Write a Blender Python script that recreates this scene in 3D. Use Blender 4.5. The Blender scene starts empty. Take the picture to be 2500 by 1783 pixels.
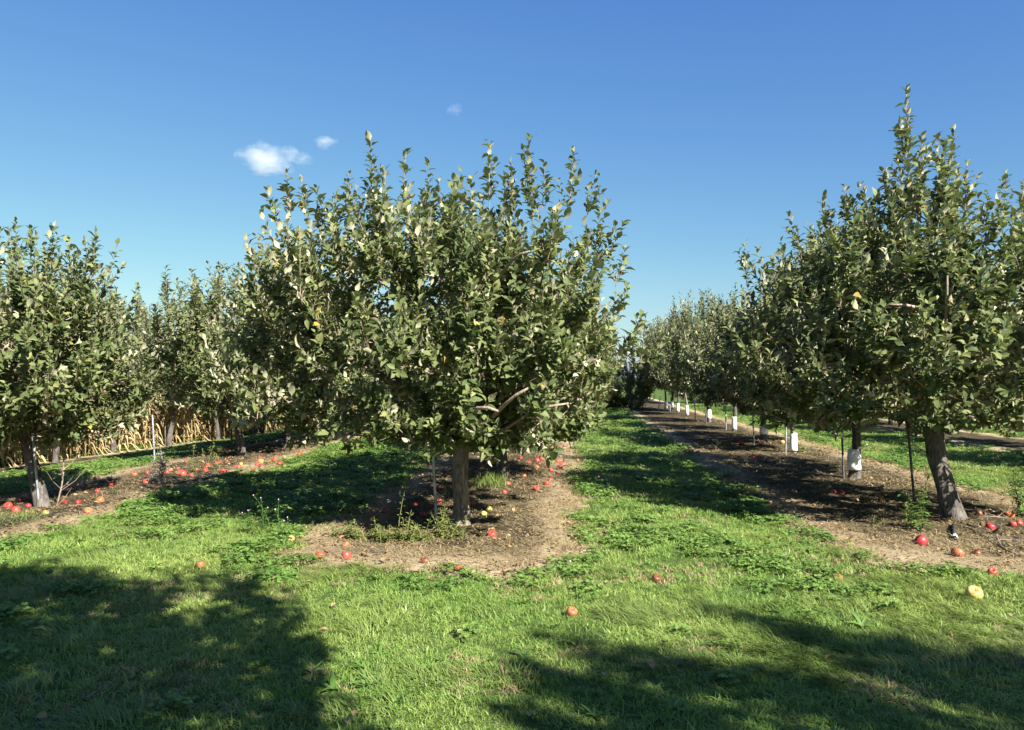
import bpy, math, random
import numpy as np
from mathutils import Vector, Matrix, Euler

# ------------------------------------------------------------------ camera, sky, sun, exposure
SC = bpy.context.scene
COL = SC.collection
PI = math.pi
F_PX, CX, CY = 2000.0, 1250.0, 891.5            # focal length and centre in photo pixels (2500 wide)
CAM_H = 1.5
YAW, PITCH = math.radians(4.29), math.radians(0.82)

cam_d = bpy.data.cameras.new("camera")
cam_d.sensor_width = 36.0
cam_d.lens = F_PX / 2500.0 * 36.0
cam_d.clip_start, cam_d.clip_end = 0.05, 6000.0
cam = bpy.data.objects.new("camera", cam_d)
COL.objects.link(cam)
cam.location = (0, 0, CAM_H)
cam.rotation_euler = (PI / 2 + PITCH, 0, YAW)
SC.camera = cam
CAM_R = np.array(Euler((PI / 2 + PITCH, 0, YAW)).to_matrix())

SUN_EL = math.radians(37)
SUN_AZ = math.radians(137)                       # clockwise from +Y towards +X
to_sun = Vector((math.sin(SUN_AZ) * math.cos(SUN_EL), math.cos(SUN_AZ) * math.cos(SUN_EL), math.sin(SUN_EL)))
sun_d = bpy.data.lights.new("sun", 'SUN')
sun_d.energy = 5.0
sun_d.angle = math.radians(0.5)
sun_d.color = (1.0, 0.955, 0.87)
sun = bpy.data.objects.new("sun", sun_d)
COL.objects.link(sun)
sun.rotation_euler = (-to_sun).to_track_quat('-Z', 'Y').to_euler()
sun.location = (20, -20, 30)

W = bpy.data.worlds.new("World")
SC.world = W
W.use_nodes = True
wn, wl = W.node_tree.nodes, W.node_tree.links
wn.clear()
sky = wn.new('ShaderNodeTexSky')
sky.sky_type = 'NISHITA'
sky.sun_disc = False
sky.sun_elevation = SUN_EL
sky.sun_rotation = SUN_AZ
sky.altitude = 300
sky.air_density = 1.0
sky.dust_density = 0.7
sky.ozone_density = 4.0
bgn = wn.new('ShaderNodeBackground')
bgn.inputs['Strength'].default_value = 0.0515
won = wn.new('ShaderNodeOutputWorld')
hsn = wn.new('ShaderNodeHueSaturation')                 # tone of the sky as the photograph renders it
hsn.inputs['Saturation'].default_value = 1.0
wl.new(sky.outputs[0], hsn.inputs['Color'])
sep, com = wn.new('ShaderNodeSeparateColor'), wn.new('ShaderNodeCombineColor')
wl.new(hsn.outputs[0], sep.inputs[0])
for ch, (gain, power) in enumerate(((.582, 1.15), (.875, .95), (2.24, .43))):
    pw = wn.new('ShaderNodeMath'); pw.operation = 'POWER'; pw.inputs[1].default_value = power
    mu = wn.new('ShaderNodeMath'); mu.operation = 'MULTIPLY'; mu.inputs[1].default_value = gain
    wl.new(sep.outputs[ch], pw.inputs[0]); wl.new(pw.outputs[0], mu.inputs[0]); wl.new(mu.outputs[0], com.inputs[ch])
wl.new(com.outputs[0], bgn.inputs[0])
wl.new(bgn.outputs[0], won.inputs[0])

SC.view_settings.view_transform = 'Standard'
SC.view_settings.look = 'None'
SC.view_settings.gamma = 1.0
SC.view_settings.use_curve_mapping = False
SC.view_settings.exposure = 1.72
SC.render.engine = 'CYCLES'
SC.cycles.max_bounces = 8
SC.cycles.diffuse_bounces = 3
SC.cycles.glossy_bounces = 2
SC.cycles.transmission_bounces = 4
SC.cycles.transparent_max_bounces = 8
SC.cycles.volume_bounces = 4
SC.cycles.use_denoising = True
SC.cycles.sample_clamp_indirect = 4.0

RNG = np.random.default_rng(7)
random.seed(7)

# ------------------------------------------------------------------ helpers
def fbm(x, y, seed=0, octaves=3, scale=1.0):
    """cheap smooth noise, about -1..1"""
    r = np.random.default_rng(seed)
    out = np.zeros(np.broadcast(x, y).shape)
    amp, tot = 1.0, 0.0
    for o in range(octaves):
        for k in range(4):
            a = r.uniform(0, 2 * PI)
            f = (2 ** o) / scale * r.uniform(.7, 1.4)
            out = out + amp * .5 * np.sin(f * (math.cos(a) * x + math.sin(a) * y) * 2 * PI + r.uniform(0, 2 * PI))
        tot += amp
        amp *= .55
    return out / tot


def smooth(a, b, v):
    t = np.clip((v - a) / (b - a), 0, 1)
    return t * t * (3 - 2 * t)


def gz(x, y):
    """height of the ground: falls away gently to the far left, slightly uneven"""
    x = np.asarray(x, float); y = np.asarray(y, float)
    drop = np.minimum(0.02 * np.maximum(y, 0), 0.85) * smooth(0, 4.2, -x - 6.7)
    return -drop + 0.018 * fbm(x, y, 3, 3, 3.5)


def ray(px, py):
    d = np.array([(px - CX) / F_PX, -(py - CY) / F_PX, -1.0])
    return CAM_R @ d


def ground_at(px, py, h=0.0):
    """point of the ground (raised by h) seen at a photo pixel"""
    d = ray(px, py)
    z = 0.0
    for _ in range(12):
        t = (z + h - CAM_H) / d[2]
        x, y = d[0] * t, d[1] * t
        z = float(gz(x, y))
    return x, y, z + h


def at_depth(px, py, y):
    """point seen at a photo pixel at row depth y"""
    d = ray(px, py)
    t = y / d[1]
    return np.array([d[0] * t, y, CAM_H + d[2] * t])


def tag(o, label=None, cat=None, group=None, kind=None):
    if label: o['label'] = label
    if cat: o['category'] = cat
    if group: o['group'] = group
    if kind: o['kind'] = kind
    return o


def link(o, parent=None):
    COL.objects.link(o)
    if parent is not None:
        o.parent = parent
    return o


def empty(name, loc, rz=0.0):
    o = bpy.data.objects.new(name, None)
    o.empty_display_size = 0.2
    o.location = loc
    o.rotation_euler = (0, 0, rz)
    return link(o)


def np_mesh(name, verts, quads=None, tris=None, mats=(), mat_q=None, mat_t=None, attrs=None, smooth_on=True):
    me = bpy.data.meshes.new(name)
    verts = np.asarray(verts, np.float32)
    quads = np.zeros((0, 4), np.int32) if quads is None else np.asarray(quads, np.int32)
    tris = np.zeros((0, 3), np.int32) if tris is None else np.asarray(tris, np.int32)
    nq, nt = len(quads), len(tris)
    me.vertices.add(len(verts))
    me.vertices.foreach_set('co', verts.ravel())
    me.loops.add(nq * 4 + nt * 3)
    me.loops.foreach_set('vertex_index', np.concatenate([quads.ravel(), tris.ravel()]).astype(np.int32))
    me.polygons.add(nq + nt)
    starts = np.concatenate([np.arange(nq) * 4, nq * 4 + np.arange(nt) * 3]).astype(np.int32)
    me.polygons.foreach_set('loop_start', starts)
    if mat_q is not None or mat_t is not None:
        mq = np.zeros(nq, np.int32) if mat_q is None else np.asarray(mat_q, np.int32)
        mt = np.zeros(nt, np.int32) if mat_t is None else np.asarray(mat_t, np.int32)
        me.polygons.foreach_set('material_index', np.concatenate([mq, mt]).astype(np.int32))
    me.polygons.foreach_set('use_smooth', np.full(nq + nt, smooth_on))
    for k, v in (attrs or {}).items():
        a = me.attributes.new(k, 'FLOAT', 'POINT')
        a.data.foreach_set('value', np.asarray(v, np.float32))
    for m in mats:
        me.materials.append(m)
    me.update(calc_edges=True)
    me.validate()
    return me


class MB:
    """collects tubes, lathes and strips, built into one mesh"""
    def __init__(self):
        self.v, self.q, self.t, self.mq, self.mt, self.r = [], [], [], [], [], []

    def add(self, v, q=(), t=(), m=0, r=0.5):
        o = len(self.v)
        self.v += [tuple(p) for p in v]
        self.r += [r] * len(v)
        self.q += [tuple(i + o for i in f) for f in q]; self.mq += [m] * len(q)
        self.t += [tuple(i + o for i in f) for f in t]; self.mt += [m] * len(t)

    def tube(self, pts, rad, n=6, m=0, cap=True, rough=0.0, seed=0, r=0.5, flare=0.0):
        pts = [np.asarray(p, float) for p in pts]
        rs = np.random.default_rng(seed)
        ph = rs.uniform(0, 6.28, 6)
        v, q, t = [], [], []
        u = None
        for i, p in enumerate(pts):
            d = pts[min(i + 1, len(pts) - 1)] - pts[max(i - 1, 0)]
            d /= max(np.linalg.norm(d), 1e-9)
            if u is None:
                a = np.array([1., 0, 0]) if abs(d[0]) < .8 else np.array([0, 1., 0])
                u = np.cross(d, a)
            u = u - d * (u @ d)
            u /= max(np.linalg.norm(u), 1e-9)
            w = np.cross(d, u)
            for k in range(n):
                a = 2 * PI * k / n
                rr = rad[i]
                if rough:
                    rr *= 1 + rough * (math.sin(2 * a + ph[0] + i * .35) * .6 + math.sin(3 * a + ph[1] - i * .5) * .5
                                       + math.sin(5 * a + ph[2] + i * .9) * .35 + rs.uniform(-.25, .25))
                v.append(p + (u * math.cos(a) + w * math.sin(a)) * rr)
        L = len(pts)
        for i in range(L - 1):
            for k in range(n):
                q.append((i * n + k, i * n + (k + 1) % n, (i + 1) * n + (k + 1) % n, (i + 1) * n + k))
        if cap:
            v.append(pts[0]); v.append(pts[-1])
            for k in range(n):
                t.append((L * n, (k + 1) % n, k))
                t.append((L * n + 1, (L - 1) * n + k, (L - 1) * n + (k + 1) % n))
        self.add(v, q, t, m, r)

    def lathe(self, prof, n=16, m=0, wob=None, r=0.5, c=(0, 0, 0)):
        v, q = [], []
        for i, (rr, z) in enumerate(prof):
            for k in range(n):
                a = 2 * PI * k / n
                s = wob(a, i / (len(prof) - 1)) if wob else 1.0
                v.append((c[0] + rr * s * math.cos(a), c[1] + rr * s * math.sin(a), c[2] + z))
        for i in range(len(prof) - 1):
            for k in range(n):
                q.append((i * n + k, i * n + (k + 1) % n, (i + 1) * n + (k + 1) % n, (i + 1) * n + k))
        self.add(v, q, (), m, r)

    def leaf(self, p, d, nrm, ln, wd, m=0, r=0.5, curl=.15, fold=.25):
        p, d, nrm = (np.asarray(a, float) for a in (p, d, nrm))
        d = d / max(np.linalg.norm(d), 1e-9)
        nrm = nrm - d * (nrm @ d); nrm /= max(np.linalg.norm(nrm), 1e-9)
        s = np.cross(d, nrm)
        us, ws = (0, .25, .55, .82, 1), (.06, .8, 1, .6, .03)
        v = []
        for u_, w_ in zip(us, ws):
            for sd in (-1, 0, 1):
                v.append(p + d * ln * u_ + s * sd * w_ * wd * .5 + nrm * (abs(sd) * fold * w_ * wd * .5 - curl * ln * u_ * u_))
        q = []
        for i in range(4):
            for k in range(2):
                q.append((i * 3 + k, i * 3 + k + 1, (i + 1) * 3 + k + 1, (i + 1) * 3 + k))
        self.add(v, q, (), m, r)

    def mesh(self, name, mats, smooth_on=True):
        return np_mesh(name, self.v, self.q or None, self.t or None, mats, self.mq, self.mt, {'rnd': self.r}, smooth_on)

    def build(self, name, mats, parent=None, smooth_on=True):
        return link(bpy.data.objects.new(name, self.mesh(name, mats if isinstance(mats, (list, tuple)) else [mats], smooth_on)), parent)


# ------------------------------------------------------------------ materials
def new_mat(name):
    m = bpy.data.materials.new(name)
    m.use_nodes = True
    nt = m.node_tree
    nt.nodes.clear()
    out = nt.nodes.new('ShaderNodeOutputMaterial')
    return m, nt, out


def N(nt, typ, **kw):
    n = nt.nodes.new(typ)
    for k, v in kw.items():
        if k in n.inputs:
            n.inputs[k].default_value = v
        else:
            setattr(n, k, v)
    return n


def ramp(nt, fac, stops):
    r = nt.nodes.new('ShaderNodeValToRGB')
    e = r.color_ramp.elements
    while len(e) > 1:
        e.remove(e[-1])
    e[0].position, e[0].color = stops[0][0], (*stops[0][1], 1)
    for p, c in stops[1:]:
        n = e.new(p); n.color = (*c, 1)
    nt.links.new(fac, r.inputs[0])
    return r.outputs[0]


def mix(nt, fac, a, b, mode='MIX'):
    n = nt.nodes.new('ShaderNodeMix')
    n.data_type = 'RGBA'; n.blend_type = mode
    for sock, val in ((0, fac), (6, a), (7, b)):
        if isinstance(val, (int, float)):
            n.inputs[sock].default_value = val
        elif isinstance(val, tuple):
            n.inputs[sock].default_value = (*val, 1)
        else:
            nt.links.new(val, n.inputs[sock])
    return n.outputs[2]


def noise(nt, scale, detail=3, vec=None, rough=.55):
    n = N(nt, 'ShaderNodeTexNoise', Scale=scale, Detail=detail, Roughness=rough)
    if vec is not None:
        nt.links.new(vec, n.inputs['Vector'])
    return n.outputs[0]


def world_pos(nt):
    return nt.nodes.new('ShaderNodeNewGeometry').outputs['Position']


def attr(nt, name):
    return N(nt, 'ShaderNodeAttribute', attribute_name=name).outputs['Fac']


def two_sided(nt, out, col, trans_col, trans=.3, rough=.5, spec=.3):
    """thin leaf: reflecting plus light passing through"""
    p = N(nt, 'ShaderNodeBsdfPrincipled', Roughness=rough)
    p.inputs['Specular IOR Level'].default_value = spec
    t = nt.nodes.new('ShaderNodeBsdfTranslucent')
    ms = nt.nodes.new('ShaderNodeMixShader')
    ms.inputs[0].default_value = trans
    nt.links.new(col, p.inputs['Base Color'])
    nt.links.new(trans_col, t.inputs['Color'])
    nt.links.new(p.outputs[0], ms.inputs[1])
    nt.links.new(t.outputs[0], ms.inputs[2])
    nt.links.new(ms.outputs[0], out.inputs['Surface'])
    return p


KA = .86                                       # plant colours, set against the exposure


def mat_leaf(name='apple_leaf', warm=0.0):
    m, nt, out = new_mat(name)
    rnd = attr(nt, 'rnd')
    top = ramp(nt, rnd, [(0, (.041, .064, .022)), (.45, (.094, .122, .042)), (.8, (.178, .198, .078)), (.965, (.21, .22, .08)), (.985, (.30, .26, .05)), (1, (.20, .11, .05))])
    und = ramp(nt, rnd, [(0, (.28, .28, .18)), (.5, (.41, .40, .265)), (.9, (.50, .48, .34)), (1, (.49, .41, .26))])
    geo = nt.nodes.new('ShaderNodeNewGeometry')
    col = mix(nt, geo.outputs['Backfacing'], top, und)
    if warm:
        col = mix(nt, warm, col, (.15, .16, .04))
    spots = noise(nt, 45, 2, world_pos(nt))
    col = mix(nt, .35, col, ramp(nt, spots, [(.3, (.6, .6, .6)), (.7, (1.25, 1.22, 1.15))]), 'MULTIPLY')
    tr = ramp(nt, rnd, [(0, (.075, .125, .022)), (.9, (.14, .195, .038)), (1, (.22, .18, .04))])
    two_sided(nt, out, col, tr, .20, .55, .2)
    return m


def mat_bark(name, c1, c2, c3):
    m, nt, out = new_mat(name)
    tc = N(nt, 'ShaderNodeTexCoord').outputs['Object']
    mp = N(nt, 'ShaderNodeMapping'); mp.inputs['Scale'].default_value = (1, 1, .22)
    nt.links.new(tc, mp.inputs[0])
    n1 = noise(nt, 38, 5, mp.outputs[0], .65)
    n2 = noise(nt, 7, 4, tc, .6)
    col = ramp(nt, n1, [(.3, c1), (.52, c2), (.72, c3)])
    col = mix(nt, ramp(nt, n2, [(.45, (0, 0, 0)), (.7, (.6, .6, .6))]), col, c3)
    p = N(nt, 'ShaderNodeBsdfPrincipled', Roughness=.9)
    p.inputs['Specular IOR Level'].default_value = .15
    b = N(nt, 'ShaderNodeBump', Strength=.9, Distance=.02)
    nt.links.new(n1, b.inputs['Height'])
    nt.links.new(b.outputs[0], p.inputs['Normal'])
    nt.links.new(col, p.inputs['Base Color'])
    nt.links.new(p.outputs[0], out.inputs[0])
    return m


def mat_simple(name, stops, scale=20, rough=.7, spec=.3, bump=0.0, metal=0.0, stretch=None, coord='Object'):
    m, nt, out = new_mat(name)
    tc = N(nt, 'ShaderNodeTexCoord').outputs[coord]
    if stretch:
        mp = N(nt, 'ShaderNodeMapping'); mp.inputs['Scale'].default_value = stretch
        nt.links.new(tc, mp.inputs[0]); tc = mp.outputs[0]
    n = noise(nt, scale, 4, tc)
    col = ramp(nt, n, stops)
    p = N(nt, 'ShaderNodeBsdfPrincipled', Roughness=rough, Metallic=metal)
    p.inputs['Specular IOR Level'].default_value = spec
    if bump:
        b = N(nt, 'ShaderNodeBump', Strength=bump, Distance=.01)
        nt.links.new(n, b.inputs['Height']); nt.links.new(b.outputs[0], p.inputs['Normal'])
    nt.links.new(col, p.inputs['Base Color'])
    nt.links.new(p.outputs[0], out.inputs[0])
    return m


def mat_blade(name, stops, patch_a, patch_b, pscale=.9, trans=.3, rough=.5, spec=.25, patch=.5):
    """grass and small plants: own random tone, patched by where it grows"""
    stops = [(p, tuple(KA * c for c in col)) for p, col in stops]
    patch_a, patch_b = (tuple(KA * c for c in col) for col in (patch_a, patch_b))
    m, nt, out = new_mat(name)
    rnd = attr(nt, 'rnd')
    oi = N(nt, 'ShaderNodeObjectInfo').outputs['Random']
    mm = N(nt, 'ShaderNodeMath', operation='MULTIPLY_ADD')
    nt.links.new(oi, mm.inputs[0]); mm.inputs[1].default_value = .35
    nt.links.new(rnd, mm.inputs[2])
    ms = N(nt, 'ShaderNodeMath', operation='MULTIPLY'); ms.inputs[1].default_value = .74
    nt.links.new(mm.outputs[0], ms.inputs[0])
    col = ramp(nt, ms.outputs[0], stops)
    wp = world_pos(nt)
    pn = noise(nt, pscale, 4, wp)
    pc = ramp(nt, pn, [(.36, patch_a), (.64, patch_b)])
    col = mix(nt, patch, col, pc)
    two_sided(nt, out, col, col, trans, rough, spec)
    return m


M = {}
M['leaf'] = mat_leaf()
M['bark'] = mat_bark('apple_bark', (.032, .028, .025), (.088, .077, .068), (.19, .168, .15))
M['bark_pale'] = mat_bark('pale_bark', (.05, .040, .033), (.16, .13, .108), (.34, .28, .235))
M['limb'] = mat_bark('limb_bark', (.15, .105, .08), (.30, .22, .175), (.42, .33, .27))
M['twig'] = mat_simple('twig_bark', [(.3, (.16, .12, .09)), (.7, (.30, .23, .18))], 30, .8, .2)
M['guard'] = mat_simple('white_trunk_guard', [(.28, (.50, .48, .44)), (.42, (.78, .78, .77)), (.6, (.87, .87, .87))], 9, .55, .35, .3)
M['stake'] = mat_simple('galvanised_stake', [(.35, (.14, .15, .155)), (.55, (.34, .36, .38)), (.75, (.55, .57, .58))], 9, .5, .5, .2, .35, (1, 1, .6))
M['stake_dark'] = mat_simple('weathered_stake', [(.35, (.05, .05, .045)), (.7, (.16, .155, .14))], 9, .7, .3, .2, .1, (1, 1, .6))
M['grass'] = mat_blade('lawn_grass', [(0, (.062, .155, .026)), (.3, (.14, .275, .048)), (.65, (.265, .39, .08)), (.93, (.45, .50, .17)), (1, (.64, .56, .32))], (.13, .28, .046), (.42, .475, .135), .55, .36)
M['grass_long'] = mat_blade('long_grass', [(0, (.09, .16, .03)), (.5, (.18, .26, .06)), (.9, (.31, .37, .11)), (1, (.48, .43, .23))], (.13, .21, .045), (.27, .33, .09), .6, .3, .4, .35)
M['straw'] = mat_blade('dry_straw', [(0, (.19, .13, .065)), (.5, (.34, .255, .135)), (1, (.50, .41, .25))], (.27, .20, .10), (.44, .35, .20), .8, .15, .8, .1)
M['clover'] = mat_blade('clover_leaf', [(0, (.06, .135, .028)), (.5, (.13, .24, .050)), (.9, (.24, .34, .085)), (1, (.32, .39, .12))], (.095, .20, .038), (.23, .33, .075), .8, .3, .45, .3)
M['weed'] = mat_blade('broad_weed_leaf', [(0, (.06, .14, .028)), (.5, (.105, .205, .042)), (1, (.20, .29, .08))], (.08, .17, .032), (.15, .25, .05), 1.2, .3, .42, .35)
M['weed_yellow'] = mat_blade('yellowing_weed_leaf', [(0, (.09, .14, .035)), (.5, (.19, .24, .065)), (1, (.36, .35, .13))], (.12, .17, .04), (.28, .29, .09), 3, .3, .5, .25)
M['flower'] = mat_simple('clover_flower', [(.3, (.36, .20, .30)), (.7, (.55, .42, .48))], 60, .8, .1)
M['deadleaf'] = mat_blade('fallen_leaf', [(0, (.10, .06, .03)), (.5, (.24, .15, .07)), (1, (.48, .36, .20))], (.14, .09, .045), (.34, .25, .13), 2, .1, .7, .2)
M['corn'] = mat_blade('dry_corn', [(0, (.23, .155, .065)), (.5, (.46, .345, .165)), (1, (.68, .56, .33))], (.34, .24, .10), (.56, .44, .225), .7, .2, .65, .2, .45)
M['grey_dead'] = mat_simple('grey_dead_stalk', [(.3, (.16, .145, .125)), (.7, (.34, .315, .28))], 30, .9, .1)
M['hose'] = mat_simple('black_hose', [(.4, (.012, .012, .012)), (.7, (.05, .045, .04))], 15, .6, .3)
M['cap'] = mat_simple('white_pipe_cap', [(.3, (.6, .6, .58)), (.7, (.8, .8, .78))], 20, .4, .4)
M['stalk'] = mat_simple('apple_stalk', [(.3, (.08, .05, .02)), (.7, (.16, .10, .05))], 60, .8, .2)


def mat_ground():
    m, nt, out = new_mat('lawn_ground')
    wp = world_pos(nt)
    c = ramp(nt, noise(nt, 14, 5, wp, .65), [(.3, (.030, .045, .014)), (.5, (.050, .085, .020)), (.7, (.10, .115, .04))])
    c2 = ramp(nt, noise(nt, .6, 4, wp), [(.35, (.045, .09, .02)), (.65, (.11, .14, .045))])
    c = mix(nt, .4, c, c2)
    p = N(nt, 'ShaderNodeBsdfPrincipled', Roughness=.95)
    p.inputs['Specular IOR Level'].default_value = .05
    b = N(nt, 'ShaderNodeBump', Strength=.8, Distance=.03)
    nt.links.new(noise(nt, 30, 4, wp), b.inputs['Height'])
    nt.links.new(b.outputs[0], p.inputs['Normal'])
    nt.links.new(c, p.inputs['Base Color'])
    nt.links.new(p.outputs[0], out.inputs[0])
    return m


def mat_soil():
    m, nt, out = new_mat('orchard_soil')
    wp = world_pos(nt)
    mp = N(nt, 'ShaderNodeMapping'); mp.inputs['Scale'].default_value = (.55, 1.3, 1)
    nt.links.new(wp, mp.inputs[0])
    n1 = noise(nt, 26, 6, mp.outputs[0], .7)
    n2 = noise(nt, 3.2, 4, wp, .6)
    dark = ramp(nt, n1, [(.28, (.021, .017, .010)), (.5, (.050, .040, .022)), (.66, (.095, .076, .042)), (.78, (.19, .158, .096))])
    tan = ramp(nt, n1, [(.28, (.20, .148, .087)), (.5, (.37, .29, .18)), (.7, (.50, .41, .275))])
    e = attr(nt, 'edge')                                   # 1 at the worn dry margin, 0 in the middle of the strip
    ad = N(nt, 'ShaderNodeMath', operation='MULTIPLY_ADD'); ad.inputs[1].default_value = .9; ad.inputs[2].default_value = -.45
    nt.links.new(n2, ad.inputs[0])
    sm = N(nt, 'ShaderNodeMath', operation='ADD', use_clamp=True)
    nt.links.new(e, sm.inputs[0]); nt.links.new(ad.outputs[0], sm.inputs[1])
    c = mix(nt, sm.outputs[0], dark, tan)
    p = N(nt, 'ShaderNodeBsdfPrincipled', Roughness=.95)
    p.inputs['Specular IOR Level'].default_value = .08
    b = N(nt, 'ShaderNodeBump', Strength=1, Distance=.03)
    nt.links.new(n1, b.inputs['Height'])
    nt.links.new(b.outputs[0], p.inputs['Normal'])
    nt.links.new(c, p.inputs['Base Color'])
    nt.links.new(p.outputs[0], out.inputs[0])
    return m


def mat_apple(name, base, streak, brown=0.0, pale=(.5, .38, .1)):
    m, nt, out = new_mat(name)
    tc = N(nt, 'ShaderNodeTexCoord').outputs['Object']
    oi = N(nt, 'ShaderNodeObjectInfo')
    ad = N(nt, 'ShaderNodeVectorMath', operation='ADD')
    nt.links.new(tc, ad.inputs[0])
    cmb = N(nt, 'ShaderNodeCombineXYZ')
    ml = N(nt, 'ShaderNodeMath', operation='MULTIPLY'); ml.inputs[1].default_value = 40
    nt.links.new(oi.outputs['Random'], ml.inputs[0])
    nt.links.new(ml.outputs[0], cmb.inputs[0])
    nt.links.new(cmb.outputs[0], ad.inputs[1])
    n1 = noise(nt, 14, 4, ad.outputs[0])
    mp = N(nt, 'ShaderNodeMapping'); mp.inputs['Scale'].default_value = (60, 60, 6)
    nt.links.new(tc, mp.inputs[0])
    n2 = noise(nt, 3, 3, mp.outputs[0])
    c = mix(nt, ramp(nt, n2, [(.35, (0, 0, 0)), (.7, (1, 1, 1))]), base, streak)
    c = mix(nt, ramp(nt, n1, [(.58, (0, 0, 0)), (.72, (.8, .8, .8))]), c, pale)
    hs = N(nt, 'ShaderNodeHueSaturation')
    mr = N(nt, 'ShaderNodeMapRange'); mr.inputs['To Min'].default_value = .7; mr.inputs['To Max'].default_value = 1.25
    nt.links.new(oi.outputs['Random'], mr.inputs['Value'])
    nt.links.new(mr.outputs[0], hs.inputs['Value'])
    nt.links.new(c, hs.inputs['Color'])
    c = hs.outputs[0]
    if brown:
        nb = noise(nt, 9, 3, ad.outputs[0])
        c = mix(nt, ramp(nt, nb, [(.55 - brown * .3, (0, 0, 0)), (.62 - brown * .3, (.9, .9, .9))]), c, (.09, .045, .022))
    p = N(nt, 'ShaderNodeBsdfPrincipled', Roughness=.42)
    p.inputs['Specular IOR Level'].default_value = .4
    nt.links.new(c, p.inputs['Base Color'])
    nt.links.new(p.outputs[0], out.inputs[0])
    return m


M['ground'] = mat_ground()
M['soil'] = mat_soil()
M['red'] = mat_apple('red_apple_skin', (.34, .028, .026), (.46, .075, .050), .06, (.52, .22, .10))
M['crimson'] = mat_apple('crimson_apple_skin', (.27, .012, .022), (.40, .032, .038), .08, (.45, .06, .05))
M['orange'] = mat_apple('orange_apple_skin', (.46, .12, .045), (.52, .20, .085), .25, (.62, .35, .13))
M['rotten'] = mat_apple('rotten_apple_skin', (.30, .06, .03), (.36, .11, .05), .55, (.4, .2, .1))
M['yellow'] = mat_apple('yellow_apple_skin', (.46, .32, .085), (.50, .39, .13), .12, (.46, .25, .08))
M['green'] = mat_apple('yellow_green_apple_skin', (.46, .47, .09), (.55, .55, .15), 0, (.58, .52, .2))

# ------------------------------------------------------------------ terrain
STRIPS = [                                    # centre x, half width, front y, back y, seed
    ('soil_strip', -1.20, 1.20, 6.25, 60, 11),
    ('soil_strip', 3.80, 1.52, 6.6, 60, 12),
    ('soil_strip', -6.15, 1.02, 5.5, 60, 13),
    ('soil_strip', 9.70, 1.15, 9.0, 60, 14),
    ('soil_strip', -10.75, .62, 10.0, 60, 15)]


def strip_m(x, y, s):
    """distance inside a strip, negative outside"""
    _, cx, hw, y0, y1, sd = s
    dx = hw - np.abs(x - cx)
    q = np.maximum(0, (y0 + 1.0) - y)                     # rounded front end
    dx = dx - .42 * q * q
    m = np.minimum(dx, np.minimum(y - y0, y1 - y))
    return m + .13 * fbm(x, y, sd, 3, 1.6) + .05 * fbm(x, y, sd + 50, 2, .35)


def in_any(x, y):
    m = np.full(np.broadcast(x, y).shape, -9.0)
    for s in STRIPS:
        m = np.maximum(m, strip_m(x, y, s))
    return m


def build_ground():
    xs = np.concatenate([np.linspace(-900, -32, 12), np.arange(-30, 30, .5), np.linspace(32, 900, 12)])
    ys = np.concatenate([np.linspace(-600, -14, 8), np.arange(-12, 62, .5), np.linspace(64, 2500, 16)])
    X, Y = np.meshgrid(xs, ys)
    Z = gz(X, Y)
    v = np.stack([X.ravel(), Y.ravel(), Z.ravel()], 1)
    nx, ny = len(xs), len(ys)
    i = np.arange(nx * ny).reshape(ny, nx)
    q = np.stack([i[:-1, :-1].ravel(), i[:-1, 1:].ravel(), i[1:, 1:].ravel(), i[1:, :-1].ravel()], 1)
    o = link(bpy.data.objects.new('ground', np_mesh('ground', v, q, None, [M['ground']])))
    tag(o, 'flat green orchard ground under the lawn', 'ground', None, 'structure')


def build_strip(s, label):
    name, cx, hw, y0, y1, sd = s
    xs = np.arange(cx - hw - .4, cx + hw + .41, .08)
    ys = np.concatenate([np.arange(y0 - .4, 20, .08), np.arange(20, y1, .35)])
    X, Y = np.meshgrid(xs, ys)
    m = strip_m(X, Y, s)
    Z = gz(X, Y) + .008 + .012 * np.clip(m / .3, -1, 1) + .010 * fbm(X, Y, sd + 9, 3, .45) * np.clip(m / .2, 0, 1)
    nx, ny = len(xs), len(ys)
    v = np.stack([X.ravel(), Y.ravel(), Z.ravel()], 1)
    i = np.arange(nx * ny).reshape(ny, nx)
    q = np.stack([i[:-1, :-1].ravel(), i[:-1, 1:].ravel(), i[1:, 1:].ravel(), i[1:, :-1].ravel()], 1)
    mm = m.ravel()
    q = q[(mm[q] > -.06).any(axis=1)]
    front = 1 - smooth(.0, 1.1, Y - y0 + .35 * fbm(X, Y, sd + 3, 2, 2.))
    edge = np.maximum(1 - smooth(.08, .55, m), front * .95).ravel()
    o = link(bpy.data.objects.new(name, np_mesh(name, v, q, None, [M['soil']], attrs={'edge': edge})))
    tag(o, label, 'soil', None, 'structure')


build_ground()
for s, lb in zip(STRIPS, ('bare brown soil strip under the middle row of apple trees', 'bare brown soil strip under the right row of apple trees',
                          'bare brown soil strip under the left row of apple trees', 'bare soil strip under the row beyond the right row',
                          'bare soil strip beside the dry corn field')):
    build_strip(s, lb)

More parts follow.
